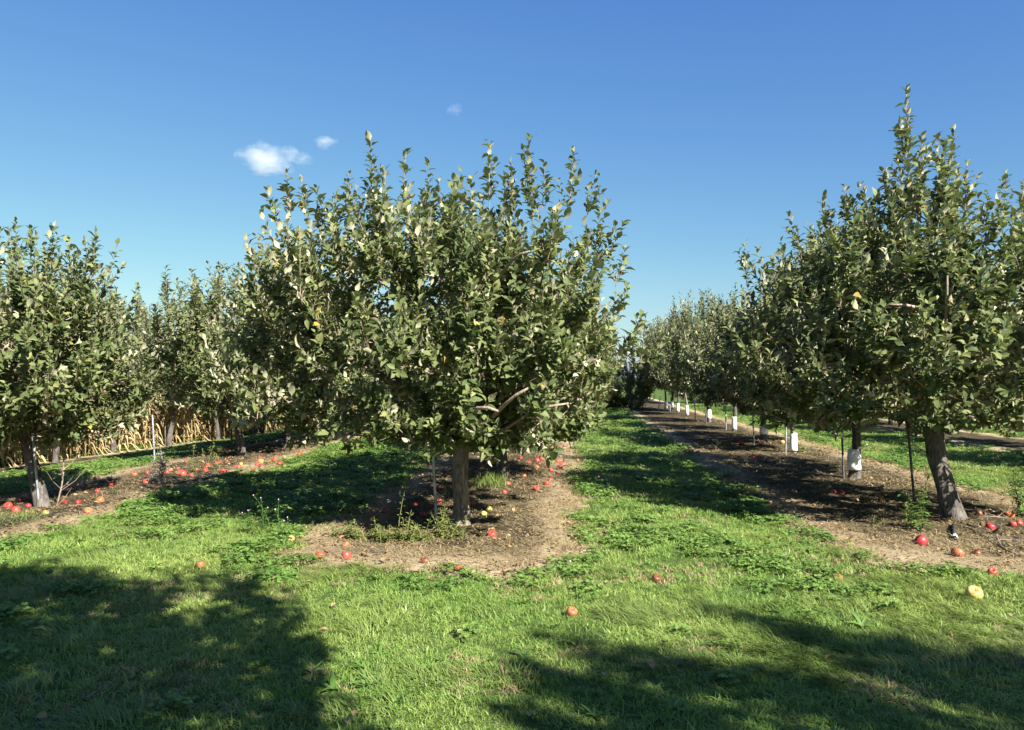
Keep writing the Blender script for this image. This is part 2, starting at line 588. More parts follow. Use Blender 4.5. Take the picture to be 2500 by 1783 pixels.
# ------------------------------------------------------------------ apple trees
def leaf_templates(rows):
    """variants of one leaf, unit length along +y, upper side +z"""
    out = []
    r = np.random.default_rng(5)
    us = np.linspace(0, 1, rows - 1)
    for k in range(8):
        curl, fold, tw, wav = r.uniform(.08, .44), r.uniform(.12, .5), r.uniform(-.25, .25), r.uniform(-.05, .05)
        v = [(-.012, -.16, .0), (0, -.16, 0), (.012, -.16, 0)]
        for u in us:
            w = .30 * (max(math.sin(PI * min(.995, max(.012, u)) ** .82), .02)) ** .75
            if u == 1: w = .012
            for sd in (-1, 0, 1):
                x = sd * w
                z = abs(sd) * fold * w - curl * u * u + sd * tw * w * u + wav * math.sin(u * 9 + sd) * abs(sd)
                v.append((x, u, z))
        out.append(v)
    q = []
    for i in range(rows - 1):
        for k in range(2):
            q.append((i * 3 + k, i * 3 + k + 1, (i + 1) * 3 + k + 1, (i + 1) * 3 + k))
    return np.array(out), np.array(q)


def unit(a):
    return a / np.maximum(np.linalg.norm(a, axis=-1, keepdims=True), 1e-9)


def crown_mesh(name, shoots, rng, leaf_len=.078, rows=6, spacing=.027, keep=1.0):
    """shoots: rows of base(3), first direction(3), length, rise -> one mesh of stems and leaves"""
    S = np.asarray(shoots, float)
    n = len(S)
    B, D, Ln, Rise = S[:, :3], unit(S[:, 3:6]), S[:, 6], S[:, 7]
    up = np.array([0, 0, 1.0])

    def pos(t):
        t = t[..., None]
        return B[:, None] + Ln[:, None, None] * (D[:, None] * (t - .25 * t * t) + up * (Rise[:, None, None] * .5 * t * t))

    # stems: three sided
    k = 4
    tt = np.tile(np.linspace(0, 1, k), (n, 1))
    P = pos(tt)
    side = unit(np.cross(D, up + .01)); oth = np.cross(side, D)
    rad = (.0028 + .0035 * np.clip(Ln, 0, .8))[:, None] * np.array([1, .8, .55, .25])[None]
    ring = []
    for a in (0, 2.09, 4.19):
        ring.append(P + (side * math.cos(a) + oth * math.sin(a))[:, None] * rad[..., None])
    V0 = np.stack(ring, 2).reshape(-1, 3)
    idx = np.arange(n * k * 3).reshape(n, k, 3)
    Q0 = []
    for j in range(3):
        j2 = (j + 1) % 3
        Q0.append(np.stack([idx[:, :-1, j], idx[:, :-1, j2], idx[:, 1:, j2], idx[:, 1:, j]], -1).reshape(-1, 4))
    Q0 = np.concatenate(Q0)
    # leaves
    cnt = np.maximum(4, (Ln / spacing).astype(int))
    cnt = np.minimum(cnt, 34)
    sid = np.repeat(np.arange(n), cnt)
    j = np.concatenate([np.arange(c) for c in cnt])
    t = np.clip((j + .9 + rng.uniform(-.3, .3, len(j))) / cnt[sid], .12, 1.0)
    if keep < 1:
        ok = rng.random(len(j)) < keep
        sid, j, t = sid[ok], j[ok], t[ok]
    tl = t[:, None]
    PP = B[sid] + Ln[sid, None] * (D[sid] * (tl - .25 * tl * tl) + up * (Rise[sid, None] * .5 * tl * tl))
    T = unit(D[sid] * (1 - .5 * tl) + up * (Rise[sid, None] * tl))
    ang = j * 2.4 + rng.uniform(0, 6.28, n)[sid] + rng.normal(0, .35, len(j))
    s1 = unit(np.cross(T, np.array([.31, .17, .93]) + 0 * T)); s2 = np.cross(T, s1)
    Rd = s1 * np.cos(ang)[:, None] + s2 * np.sin(ang)[:, None]
    th = np.radians(np.where(t > .85, 26, 42) + rng.normal(0, 13, len(j)))[:, None]
    d = T * np.cos(th) + Rd * np.sin(th)
    nr = T * np.sin(th) - Rd * np.cos(th)
    d = unit(d + np.array([0, 0, -.10]) + rng.normal(0, .16, d.shape))
    nr = nr * .95 + up * .12 + rng.normal(0, .2, nr.shape)
    nr = unit(nr - d * (nr * d).sum(1, keepdims=True))
    sd = np.cross(d, nr)
    sc = leaf_len * np.clip(rng.normal(.95, .22, len(j)), .45, 1.5) * np.where(t > .95, .85, 1)
    tv, tq = leaf_templates(rows)
    pick = rng.integers(0, len(tv), len(j))
    L = tv[pick]                                               # (n, v, 3)
    wsc = rng.uniform(.82, 1.15, len(j))[:, None, None]
    Lv = (L[..., 0:1] * wsc * sd[:, None] + (L[..., 1:2] + .16) * d[:, None] + L[..., 2:3] * nr[:, None]) * sc[:, None, None] + PP[:, None]
    nv = L.shape[1]
    V1 = Lv.reshape(-1, 3)
    Q1 = (tq[None] + (np.arange(len(j)) * nv)[:, None, None]).reshape(-1, 4) + len(V0)
    base = rng.random(n)[sid] * .45 + rng.random(len(j)) * .55
    base = np.where(rng.random(len(j)) < .022, rng.uniform(.955, 1, len(j)), base * .95)
    rn = np.concatenate([np.zeros(len(V0)) + .5, np.repeat(base, nv)])
    mq = np.concatenate([np.ones(len(Q0), int), np.zeros(len(Q1), int)])
    return np_mesh(name, np.concatenate([V0, V1]), np.concatenate([Q0, Q1]), None, [M['leaf'], M['twig']], mq, None, {'rnd': rn})


def make_tree(seed, prof, fork, lean=(0, 0), tr=.10, nodes=120, per=7, extra=(), leaf_len=.078, rows=6, lumps=.22, limbs=(), stretch=(1, 1),
              bark='bark', trunk_base=(0, 0), shoot_len=(.24, .55), fill=1.0, flare=.42, fork_xy=None):
    """local coordinates, base at the origin; prof = [(z, crown radius), ...]"""
    rng = np.random.default_rng(seed)
    pz = np.array([p[0] for p in prof]); pr = np.array([p[1] for p in prof])
    z0, z1 = pz[0], pz[-1]
    cx, cy = lean[0], lean[1]
    ph = rng.uniform(0, 6.28, 8)

    def R(z, a):
        r = np.interp(z, pz, pr)
        return r * (1 + lumps * (.5 * np.sin(2 * a + ph[0] + z * 1.3) + .5 * np.sin(3 * a + ph[1] - z * 2.1) + .45 * np.sin(5 * a + ph[2] + z * 3.3)))

    F = np.array([*(fork_xy or (cx * .6, cy * .6)), fork])
    pts, tries = [], 0
    while len(pts) < nodes and tries < 40000:
        tries += 1
        z = rng.uniform(z0, z1)
        if rng.random() > np.interp(z, pz, pr) / pr.max():
            continue
        a = rng.uniform(0, 2 * PI)
        r = R(z, a) * (.30 + .64 * rng.random() ** .55)
        p = np.array([cx + r * math.cos(a) * stretch[0], cy + r * math.sin(a) * stretch[1], z])
        md = .27 if tries < 20000 else .18
        if all(np.sum((p - q) ** 2) > md * md for q in pts):
            pts.append(p)
    for e in limbs:
        pts.append(np.asarray(e, float))
    pts = np.array(pts)
    order = np.argsort(np.linalg.norm(pts - F, axis=1))
    conn = [F]; par = [-1]; cost = [0.0]
    for i in order:
        p = pts[i]
        C = np.array(conn)
        dd = np.linalg.norm(C - p, axis=1)
        w = dd * 1.25 + np.array(cost) * .62 + np.where(C[:, 2] > p[2] + .15, .5, 0)
        k = int(np.argmin(w))
        conn.append(p); par.append(k); cost.append(cost[k] + dd[k])
    n = len(conn)
    load = np.ones(n)
    for i in range(n - 1, 0, -1):
        load[par[i]] += load[i]
    # trunk and limbs in one mesh
    mb = MB()
    bx, by = trunk_base
    tp, trad = [], []
    L = 18
    for i in range(L):
        t = i / (L - 1)
        s = t * t * (3 - 2 * t)
        tp.append((bx + (F[0] - bx) * s + .02 * math.sin(t * 7 + seed), by + (F[1] - by) * s + .02 * math.cos(t * 6 + seed), -.06 + (F[2] + .10) * t))
        trad.append(tr * (1 + flare * math.exp(-t * 8.5) - .16 * t + (.18 * max(0, t - .75) * 4)))
    trad[-1] *= .8
    mb.tube(tp, trad, 20, 0, True, .12, seed)
    rmax = tr * .62
    lmax = load[0]
    for i in range(1, n):
        a, b = conn[par[i]], conn[i]
        r1 = max(.006, rmax * (load[i] / lmax) ** .5 * 1.25)
        r0 = r1 if par[i] else min(rmax, r1 * 1.15)
        dist = np.linalg.norm(b - a)
        prev = conn[par[par[i]]] if par[i] > 0 else a - np.array([0, 0, 1.])
        d0 = unit(a - prev)
        m1 = a + d0 * dist * .22 + (b - a) * .28
        m2 = a + (b - a) * .70 + rng.normal(0, .03, 3) + np.array([0, 0, -.03])
        mb.tube([a, m1, m2, b], [r0, (r0 + r1) / 2, r1, r1 * .72], 6 if r1 > .015 else 4, 0 if r1 > .03 else 1, False, .05, i)
    trunk = mb.mesh('trunk', [M[bark], M['twig']])
    # shoots
    sh = []
    zc0, zc1 = z0, z1
    for i in range(1, n):
        b = conn[i]; a = conn[par[i]]
        out = np.array([b[0] - cx, b[1] - cy, 0]); ro = np.linalg.norm(out); out /= max(ro, .05)
        hf = np.clip((b[2] - zc0) / (zc1 - zc0), 0, 1)
        for k in range(int(round(per * fill))):
            t = rng.uniform(.25, 1)
            p = a + (b - a) * t
            spur = rng.random() < .4
            if spur:
                d = unit(out * rng.uniform(-.2, .9) + rng.normal(0, .7, 3) + np.array([0, 0, .25]))
                sh.append((*p, *d, rng.uniform(.08, .17), .2))
            else:
                upw = .46 * min(1, hf * 5) - .06 + 1.0 * hf + rng.uniform(-.3, .4)
                d = unit(out * rng.uniform(.25, 1.0) + np.array([0, 0, upw]) + rng.normal(0, .5, 3))
                sh.append((*p, *d, rng.uniform(*shoot_len) * (.75 + .35 * hf), (.5 + .5 * hf) * rng.uniform(.5, 1.3)))
    # leading shoots given by their tips
    for (tipx, tipy, tipz, ln, lx) in extra:
        d = unit(np.array([lx * .6, rng.uniform(-.1, .1), 1.0]))
        tip = np.array([tipx, tipy, tipz])
        rise = .35
        b = tip - ln * (d * .75 + np.array([0, 0, rise * .5]))
        sh.append((*b, *d, ln, rise))
        for k in range(3):
            t = rng.uniform(-.1, .35)
            d2 = unit(d + rng.normal(0, .4, 3))
            sh.append((*(b + (tip - b) * t), *d2, ln * rng.uniform(.35, .6), .5))
    crown = crown_mesh('crown', sh, rng, leaf_len, rows)
    return trunk, crown


def guard_mesh(r, z0, z1, seed, tilt=.0):
    mb = MB()
    pts, rad = [], []
    for i in range(6):
        t = i / 5
        pts.append((tilt * t, 0, z0 + (z1 - z0) * t))
        rad.append(r * (1.0 + .10 * (1 - t) + .04 * math.sin(i * 2.3 + seed)))
    mb.tube(pts, rad, 14, 0, True, .06, seed)
    return mb.mesh('trunk_guard', [M['guard']])


ORD = ['first', 'second', 'third', 'fourth', 'fifth', 'sixth', 'seventh', 'eighth', 'ninth', 'tenth', 'eleventh', 'twelfth', 'thirteenth']


def place_tree(meshes, loc, label, group, rz=0.0, sc=(1, 1, 1), guard=None):
    t = empty('apple_tree', loc, rz)
    t.scale = sc
    tag(t, label, 'tree', group)
    link(bpy.data.objects.new('trunk', meshes[0]), t)
    link(bpy.data.objects.new('crown', meshes[1]), t)
    if guard is not None:
        gd_ = link(bpy.data.objects.new('trunk_guard', guard), t)
        gd_.scale = (1, 1, 1 / sc[2])
    return t


def tips_from_px(lst, base, depth_off=0.0):
    """leading shoots from photo pixels of their tips, in the tree's local coordinates"""
    out = []
    for it in lst:
        px, py, ln = it[:3]
        lx = it[3] if len(it) > 3 else 0.0
        off = it[4] if len(it) > 4 else 0.0
        p = at_depth(px, py, base[1] + depth_off + off)
        out.append((p[0] - base[0], p[1] - base[1], p[2] - base[2], ln, lx))
    return out


# the three trees at the front, each with its own outline
c1 = ground_at(1120, 1285)
C1 = make_tree(101, [(.90, 1.25), (1.15, 1.62), (1.6, 1.9), (2.15, 2.03), (2.5, 1.78), (2.72, 1.4), (2.88, .9)], 1.05, (-.29, .1), .086, 215, 13,
               tips_from_px([(700, 425, .5, -.3), (655, 470, .4, -.6), (775, 460, .45, -.1), (905, 345, .8, 0), (850, 430, .5, -.1), (988, 372, .7, 0), (1045, 400, .7, .1),
                             (1110, 440, .5, 0), (1195, 345, .75, 0), (1232, 430, .5, .05), (1292, 335, .75, .05), (1330, 400, .5, .1), (1400, 368, .6, .15), (1455, 425, .5, .45),
                             (1300, 420, .6, 0), (1150, 440, .5, 0), (600, 585, .45, -.8), (1525, 605, .45, .5), (1465, 520, .5, .3), (1530, 700, .4, .6), (1560, 800, .45, 1.8),
                             (940, 420, .6, 0), (1250, 400, .5, 0), (1000, 460, .5, 0), (735, 440, .4, -.2), (820, 480, .5, 0)], c1),
               .080, 6, .19, [(-.1, -.3, 2.9), (.15, .1, 2.8), (-.2, .3, 2.7), (.05, -.6, 2.6), (-.25, -.5, 2.3), (0, -.9, 2.3), (-.3, -1.2, 2.0), (-.05, .7, 2.7), (-.15, -.1, 2.4), (.1, -1.4, 1.7), (-.35, -1.5, 1.6), (1.9, .1, 1.65), (1.2, -.7, 1.1), (-1.6, -.4, 1.05), (-1.0, -1.1, 1.0), (.3, -1.4, 1.1), (.35, -.75, 1.12), (.6, -.95, 1.3), (.15, -1.0, 1.2), (.75, -1.35, 1.25), (.5, -.6, 1.3), (.45, -1.15, 1.5), (.9, -1.0, 1.1), (.05, -.6, 1.0), (.7, -.7, 1.5), (.2, -1.3, 1.4), (1.0, -1.4, 1.6), (-1.95, -.1, 1.2), (-2.05, .2, 1.6), (-1.9, -.6, 1.5), (-2.1, -.2, 1.05), (-1.8, -.9, 1.15), (.4, -.4, .95), (-.4, -.7, .98), (.8, -.5, .95), (.5, -1.0, .95), (.25, -.9, .92), (1.1, -.8, .98), (-.1, -1.1, .95), (.9, -1.2, .95), (.65, -.75, 1.05)], bark='bark_pale', stretch=(1.0, 1), fork_xy=(.05, .03))
tree_c1 = place_tree(C1, c1, 'broad bushy apple tree with many upright shoots at the front of the middle row', 'apple trees in the middle row')

r1 = ground_at(2318, 1266)
R1 = make_tree(102, [(.95, 1.6), (1.3, 1.9), (1.8, 2.0), (2.3, 1.75), (2.65, 1.3), (2.95, .75), (3.5, .25)], 1.15, (-.15, .1), .099, 225, 13,
               tips_from_px([(2212, 220, .75, 0), (2215, 310, .5, .1), (2330, 318, .6, .2), (2290, 330, .5, 0), (2190, 360, .5, -.3), (2160, 420, .45, -.6), (2250, 340, .6, 0), (2360, 400, .6, .1),
                             (2455, 425, .55, .1), (2500, 440, .5, .1), (2062, 455, .45, -.05), (2010, 480, .4, -.1), (1928, 525, .5, -.5), (1985, 560, .4, -.4), (2165, 465, .45, -.2),
                             (2410, 470, .5, 0), (2530, 500, .6, .1), (2100, 530, .5, 0), (1880, 640, .45, -.7), (1790, 800, .6, -1.6), (2240, 420, .6, 0), (2300, 420, .6, 0), (2180, 520, .5, -.2),
                             (2220, 400, .5, 0), (2270, 470, .6, 0), (2330, 480, .6, 0)], r1),
               .082, 6, .18, [(.9, -.5, 1.15), (-1.2, -.8, 1.2), (.7, -1.2, 1.1)], bark='bark', flare=.9, fork_xy=(-.15, .05))
tree_r1 = place_tree(R1, r1, 'thick trunked apple tree with a tall pointed top at the front of the right row', 'apple trees in the right row')

def bare_limb(tree, base, pa, pb, off, r, seed):
    # a bare stretch of limb showing between the leaves, running on inwards to the trunk
    a = at_depth(*pa, base[1] + off) - np.array(base)
    b = at_depth(*pb, base[1] + off - .12) - np.array(base)
    root = np.array([a[0] * .25, off * .2, a[2] - .30])
    mid = (root + a) / 2 + np.array([0, 0, -.04])
    mb = MB()
    mb.tube([root, mid, a, (a + b) / 2 + np.array([0, 0, .015]), b], [r * 1.1, r * .95, r * .8, r * .7, r * .45], 8, 0, True, .08, seed)
    o = mb.build('limb', [M['limb']], tree)
    return o


for pa, pb, off, r in (((1251, 635), (1293, 614), -1.45, .016), ((1165, 997), (1216, 1004), -1.5, .020), ((1233, 988), (1290, 948), -1.35, .020),
                       ((1293, 1009), (1388, 985), -1.1, .016), ((1381, 891), (1415, 862), -1.35, .014)):
    bare_limb(tree_c1, c1, pa, pb, off, r, int(pa[0]))
for pa, pb, off, r in (((2250, 754), (2171, 744), -1.4, .018), ((2311, 743), (2313, 674), -1.45, .016)):
    bare_limb(tree_r1, r1, pa, pb, off, r, int(pa[0]))

l1 = ground_at(108, 1240)
L1 = make_tree(103, [(.75, 1.0), (1.0, 1.5), (1.5, 1.65), (2.0, 1.4), (2.3, 1.1), (2.5, .8)], .95, (-.5, .1), .076, 190, 13,
               tips_from_px([(38, 540, .5, 0), (75, 560, .45, 0), (132, 555, .5, .1), (232, 568, .6, .2), (285, 600, .55, .6), (0, 560, .5, 0), (180, 610, .5, .1), (-60, 560, .5, 0),
                             (285, 710, .4, .4), (110, 600, .5, 0)], l1),
               .080, 6, .17, [(-1.1, -.7, .8), (-.6, -1.1, .75)], fork_xy=(-.32, .05), flare=.2)
place_tree(L1, l1, 'leaning slim trunked apple tree at the front of the left row', 'apple trees in the left row')

# shared kinds for the trees behind
G = []
for k, (sd, prof) in enumerate([
        (201, [(.95, .9), (1.25, 1.55), (1.6, 1.85), (2.0, 1.65), (2.4, 1.2), (2.7, .7)]),
        (202, [(.8, 1.3), (1.1, 1.65), (1.5, 1.8), (2.0, 1.7), (2.4, 1.35), (2.65, .9)]),
        (204, [(1.15, .75), (1.6, 1.2), (2.5, 1.45), (3.0, 1.25), (3.4, .8)]),
        (203, [(1.0, .8), (1.3, 1.45), (1.8, 1.65), (2.25, 1.3), (2.65, .85), (2.9, .4)])]):
    r = np.random.default_rng(sd)
    ex = [(r.uniform(-1.2, 1.2), r.uniform(-1, 1), prof[-1][0] + r.uniform(.2, .85), r.uniform(.45, .75), r.uniform(-.2, .2)) for _ in range(14)]
    G.append(make_tree(sd, prof, 1.15 if sd == 204 else 1.0, (r.uniform(-.2, .2), 0), (.052 if sd == 203 else .064), (105 if sd == 204 else 165), (10 if sd == 204 else 12), ex, .086, 4, .2, bark='bark_pale' if sd == 203 else 'bark'))
HIGH = G.pop(2)

r2 = ground_at(2086, 1170)
guards = [guard_mesh(.080, .15, .44, 1), guard_mesh(.078, .06, .40, 2, .014), guard_mesh(.082, .20, .38, 3, -.008)]
def sawn_limb():
    mb = MB()
    mb.tube([(0, 0, .74), (-.16, -.10, .80), (-.30, -.22, .80), (-.60, -.36, .81)], [.062, .056, .046, .042], 10, 0, True, .07, 4)
    return mb.mesh('sawn_limb', [M['bark_pale']])


ROWR = [(2086, 1172, 0, 0), (1938, 1108, 2, 1), (1865, 1082, 1, 2), (1793, 1054, 0, 1), (1731, 1033, 1, 0), (1678, 1016, 2, 1), (1655, 1008, 0, 1), (1640, 1004, 1, 0), (1626, 1000, 2, 1)]
for k, (px, py, g, gd) in enumerate(ROWR):
    p = ground_at(px, py)
    tr_ = place_tree(G[g], p, 'apple tree with white wrapped trunk base, %s from the front in the right row' % ORD[k + 1],
               'apple trees in the right row', [0.4, 2.1, 4.4, 1.1, 5.2, 3.3, .2, 2.5, 4.0][k], ([1.1, .85, 1.05, .80, .86, .80, .80, .86, .86][k],) * 2 + ([1.14, .92, 1.0, 1.02, 1.28, 1.08, 1.2, 1.3, 1.1][k],), guards[gd])
    if k == 2:
        sl = link(bpy.data.objects.new('sawn_limb', sawn_limb()), tr_)
        sl.rotation_euler = (0, 0, -tr_.rotation_euler[2])

ROWC = [(-1.02, 11.9, 1), (-1.05, 15.9, 0), (-1.18, 20.6, 2), (-1.2, 24.6, 1), (-1.2, 28.6, 0), (-1.25, 32.6, 2), (-1.2, 36.8, 1)]
for k, (x, y, g) in enumerate(ROWC):
    place_tree(G[g], (x, y, float(gz(x, y))), 'apple tree mostly hidden behind the front tree, %s from the front in the middle row' % ORD[k + 1],
               'apple trees in the middle row', [1.0, 3.9, 2.2, 5.5, .6, 4.2, 3.0][k], (1, 1, [.95, .98, .95, .95, .95, .95, .95][k]))

ROWL = [(588, 1117, 1, 1.06), (703, 1096, 0, .95), (853, 1074, 2, .95), (905, 1054, 1, .95), (950, 1042, 0, .95), (1000, 1026, 2, .95), (1050, 1012, 1, .95), (1090, 1003, 0, .95)]
for k, (px, py, g, s) in enumerate(ROWL):
    p = ground_at(px, py)
    place_tree(G[g], p, 'round topped apple tree in full leaf, %s from the front in the left row' % ORD[k + 1],
               'apple trees in the left row', [.3, 2.6, 4.6, 1.5, 3.7, 5.6, .9, 2.2][k], (s, s, s))

ROWLL = [(-30, 1165, 2), (138, 1132, 0), (276, 1108, 1), (414, 1092, 2), (532, 1080, 0), (640, 1066, 1), (735, 1052, 2), (815, 1040, 0), (880, 1030, 1)]
for k, (px, py, g) in enumerate(ROWLL):
    p = ground_at(px, py)
    place_tree(HIGH, p, 'dark trunked apple tree by the dry corn, %s from the left' % ORD[k],
               'apple trees beside the corn field', [2.0, 5.0, 3.1, .7, 4.1, 1.8, 2.9, .1, 3.5][k], (.98, .98, 1.0))

for k, (x, y, g) in enumerate([(10.1, 9.5, 0), (9.9, 13.6, 1), (9.7, 18.0, 2), (9.7, 22.0, 0), (9.7, 26.0, 1), (9.7, 30.0, 2), (9.7, 34.0, 0), (9.7, 38.5, 1)]):
    place_tree(G[g], (x, y, float(gz(x, y))), 'apple tree in the row beyond the right grass alley, %s from the front' % ORD[k],
               'apple trees beyond the right grass alley', [3.3, 1.2, 5.1, 2.4, .5, 4.0, 3.1, 1.7][k], (1, 1, .95))

# bushy trees closing the far end of the grass alley
for k, (x, y, g, s) in enumerate([(-3.6, 45, 1, 1.0), (.3, 36.5, 0, .95), (2.3, 38.5, 1, .9), (-.8, 44, 2, 1.1), (6.6, 46, 0, 1.05), (9.5, 47, 1, 1.1), (-8, 47, 0, 1.1), (-12, 46, 2, 1.1)]):
    place_tree(G[g], (x, y, float(gz(x, y)) - .75 * s), 'low spreading tree at the far orchard end, %s of that line' % ORD[k],
               'trees closing the far end of the orchard', k * 1.3, (s, s, s))

# the block behind the photographer, which throws the shadows on the near grass
TALL = make_tree(301, [(3.1, 1.2), (3.4, 1.75), (4.0, 2.0), (4.8, 1.9), (5.5, 1.5), (6.0, .9)], 3.0, (0, 0), .13, 210, 14,
                 [(-.8, .2, 6.7, .6, 0), (.4, -.3, 6.9, .7, 0), (.9, .5, 6.5, .5, .1)], .10, 4, .2)
for k, (x, y, rz, lb) in enumerate([(1.15, -.95, 1.9, 'tall apple tree behind the camera, shading the near left grass'),
                                    (6.5, -1.9, 3.6, 'tall apple tree behind the camera, shading the near right grass'),
                                    (-2.45, -1.35, 5.1, 'tall apple tree behind the camera, farthest to the left')]):
    place_tree(TALL, (x, y, 0), lb, 'apple trees behind the camera', rz)

# ------------------------------------------------------------------ stakes
def stake(px0, py0, px1, py1, label, mat='stake', r=.013, rings=True):
    """from the foot pixel to a pixel up the stake"""
    x, y, z = ground_at(px0, py0)
    top = at_depth(px1, py1, y)
    root = empty('stake', (x, y, z))
    tag(root, label, 'stake', 'metal stakes beside the apple trees')
    t = top - np.array([x, y, z])
    mb = MB()
    n = 8
    mb.tube([t * (-.06 + 1.06 * i / n) for i in range(n + 1)], [r] * (n + 1), 8, 0, True, .03, int(px0))
    mb.build('pole', [M[mat]], root)
    d = t / np.linalg.norm(t)
    mb = MB()
    mb.tube([t - d * .002, t + d * .012], [r * 1.25, r * 1.2], 8, 0, True)
    mb.build('cap', [M[mat]], root)
    for f in (.42, .8):
        mb = MB(); mb.tube([t * f, t * f + d * .012], [r * 1.22, r * 1.22], 8, 0, True); mb.build('collar', [M[mat]], root)
    return root


stake(1066, 1290, 1052, 1000, 'mottled grey metal stake left of the front middle trunk')
stake(1213, 1143, 1236, 990, 'bright metal stake leaning right behind the front middle tree', r=.016)
stake(1273, 1076, 1283, 1000, 'bright short stake beside the pale trunk deep in the middle row', r=.015)
stake(2232, 1222, 2214, 1010, 'dark metal stake left of the thick right hand trunk', 'stake_dark', .016)
stake(2060, 1176, 2054, 1020, 'dark metal stake left of the nearest white wrapped trunk', 'stake_dark', .015)
stake(1918, 1114, 1920, 990, 'grey metal stake left of the second white wrapped trunk', 'stake', .016)
stake(1841, 1089, 1836, 960, 'grey metal stake left of the trunk with a sawn side limb', 'stake', .017)
stake(1773, 1052, 1771, 990, 'thin grey stake left of the fourth white wrapped trunk', 'stake', .017)
stake(1724, 1038, 1722, 980, 'thin grey stake left of the fifth white wrapped trunk', 'stake_dark', .017)
stake(1698, 1027, 1696, 976, 'thin grey stake alone in the soil strip between the fifth and sixth white wrapped trunks', 'stake', .018)
stake(1636, 1006, 1638, 970, 'small far stake at the distant white trunks of the right row', 'stake', .02)
stake(1606, 1010, 1612, 970, 'small far stake at the grass edge left of the distant white trunks', 'stake', .018)
stake(96, 1243, 80, 1060, 'speckled metal stake in front of the leaning left trunk', 'stake', .014)
stake(378, 1132, 372, 1015, 'bright stake standing above the grey dead clump on the left', 'stake', .015)
stake(566, 1100, 565, 1040, 'dark thin stake left of the double dark trunk in the left row', 'stake_dark', .016)
stake(404, 1092, 403, 1040, 'dark thin stake in front of the corn on the left', 'stake_dark', .018)

# ------------------------------------------------------------------ fallen apples
def apple_mesh(name, mat, seed, squash=.9):
    prof = [(.0, .62), (.10, .66), (.22, .80), (.40, .93), (.62, .96), (.84, .80), (.97, .45), (1.0, .10), (.96, -.28), (.84, -.60), (.66, -.82), (.46, -.92), (.30, -.93), (.16, -.86), (.06, -.78), (.0, -.75)]
    mb = MB()
    rs = np.random.default_rng(seed)
    a0, a1 = rs.uniform(0, 6.28, 2)
    mb.lathe([(r, z * squash) for r, z in reversed(prof)], 20, 0,
             lambda a, t: 1 + .025 * math.sin(5 * a + a0) * (1 - t) + .03 * math.sin(2 * a + a1) + .015 * math.sin(3 * a))
    return mb.mesh(name, [mat])


APM = {}
for nm in ('red', 'crimson', 'orange', 'rotten', 'yellow', 'green'):
    APM[nm] = [apple_mesh('apple', M[nm], 30 + i, q) for i, q in enumerate((.92, .85, .80 if nm != 'rotten' else .7))]
_mb = MB()
_mb.tube([(0, 0, .55), (.03, 0, .85), (.10, .02, 1.15)], [.05, .04, .055], 6, 0, True)
STALK = _mb.mesh('stalk', [M['stalk']])
_mb = MB()
for k in range(5):
    a = k * 2 * PI / 5
    _mb.leaf((.04 * math.cos(a), .04 * math.sin(a), -.70), (math.cos(a), math.sin(a), -.7), (0, 0, -1), .14, .1)
CALYX = _mb.mesh('calyx', [M['stalk']])

GRP = {'C': 'fallen apples under the middle row', 'R': 'fallen apples under the right row', 'L': 'fallen apples under the left row', 'N': 'fallen apples on the grass'}
DEFL = {('C', 'red'): 'small red windfall apple lying on the soil of the middle row behind the front trunk',
        ('C', 'crimson'): 'dark red windfall apple lying in shade on the soil of the middle row',
        ('C', 'yellow'): 'small yellow windfall apple on the soil far back in the middle row',
        ('C', 'green'): 'small pale yellow green windfall apple on the soil of the middle row',
        ('C', 'orange'): 'small orange windfall apple on the soil of the middle row',
        ('C', 'rotten'): 'small brown rotting windfall apple on the soil of the middle row',
        ('L', 'red'): 'small red windfall apple among the scatter along the left soil strip',
        ('L', 'crimson'): 'dark red windfall apple lying in shade along the left soil strip',
        ('L', 'yellow'): 'small yellow windfall apple among the red ones along the left soil strip',
        ('L', 'orange'): 'small orange windfall apple at the grass edge of the left soil strip',
        ('R', 'red'): 'small red windfall apple on the soil of the right row',
        ('R', 'crimson'): 'dark red windfall apple lying in deep shade under the right row',
        ('R', 'yellow'): 'small yellow windfall apple on the soil of the right row',
        ('R', 'orange'): 'small orange windfall apple on the soil of the right row',
        ('R', 'rotten'): 'small brown rotting windfall apple on the soil of the right row'}


def apple(px, py, rpx, kind='red', row='C', label=None, stalk=None):
    x, y, z = ground_at(px, py, .035)
    d = math.hypot(x, y)
    r = min(.060, max(.034, rpx * d / F_PX * .98))
    x, y, z = ground_at(px, py, r * .8)
    rs = np.random.default_rng(int(px * 7 + py))
    o = bpy.data.objects.new('apple', APM[kind][int(rs.integers(0, 3))])
    o.location = (x, y, z)
    o.scale = (r, r, r)
    o.rotation_euler = (rs.uniform(-.75, .75), rs.uniform(-.75, .75), rs.uniform(0, 6.28))
    link(o)
    tag(o, label or DEFL[(row, kind)], 'apple', GRP[row])
    if stalk is None:
        stalk = y < 12
    if stalk:
        link(bpy.data.objects.new('stalk', STALK), o)
        link(bpy.data.objects.new('calyx', CALYX), o)
    return o


k3 = lambda a, b: (600 + a * .3953, 900 + b * .3953)
k1 = lambda a, b: (a * .4926, 500 + b * .4926)
k6 = lambda a, b: (1700 + a * .3695, 900 + b * .3695)
k8 = lambda a, b: (1250 + a * .549, 1300 + b * .549)
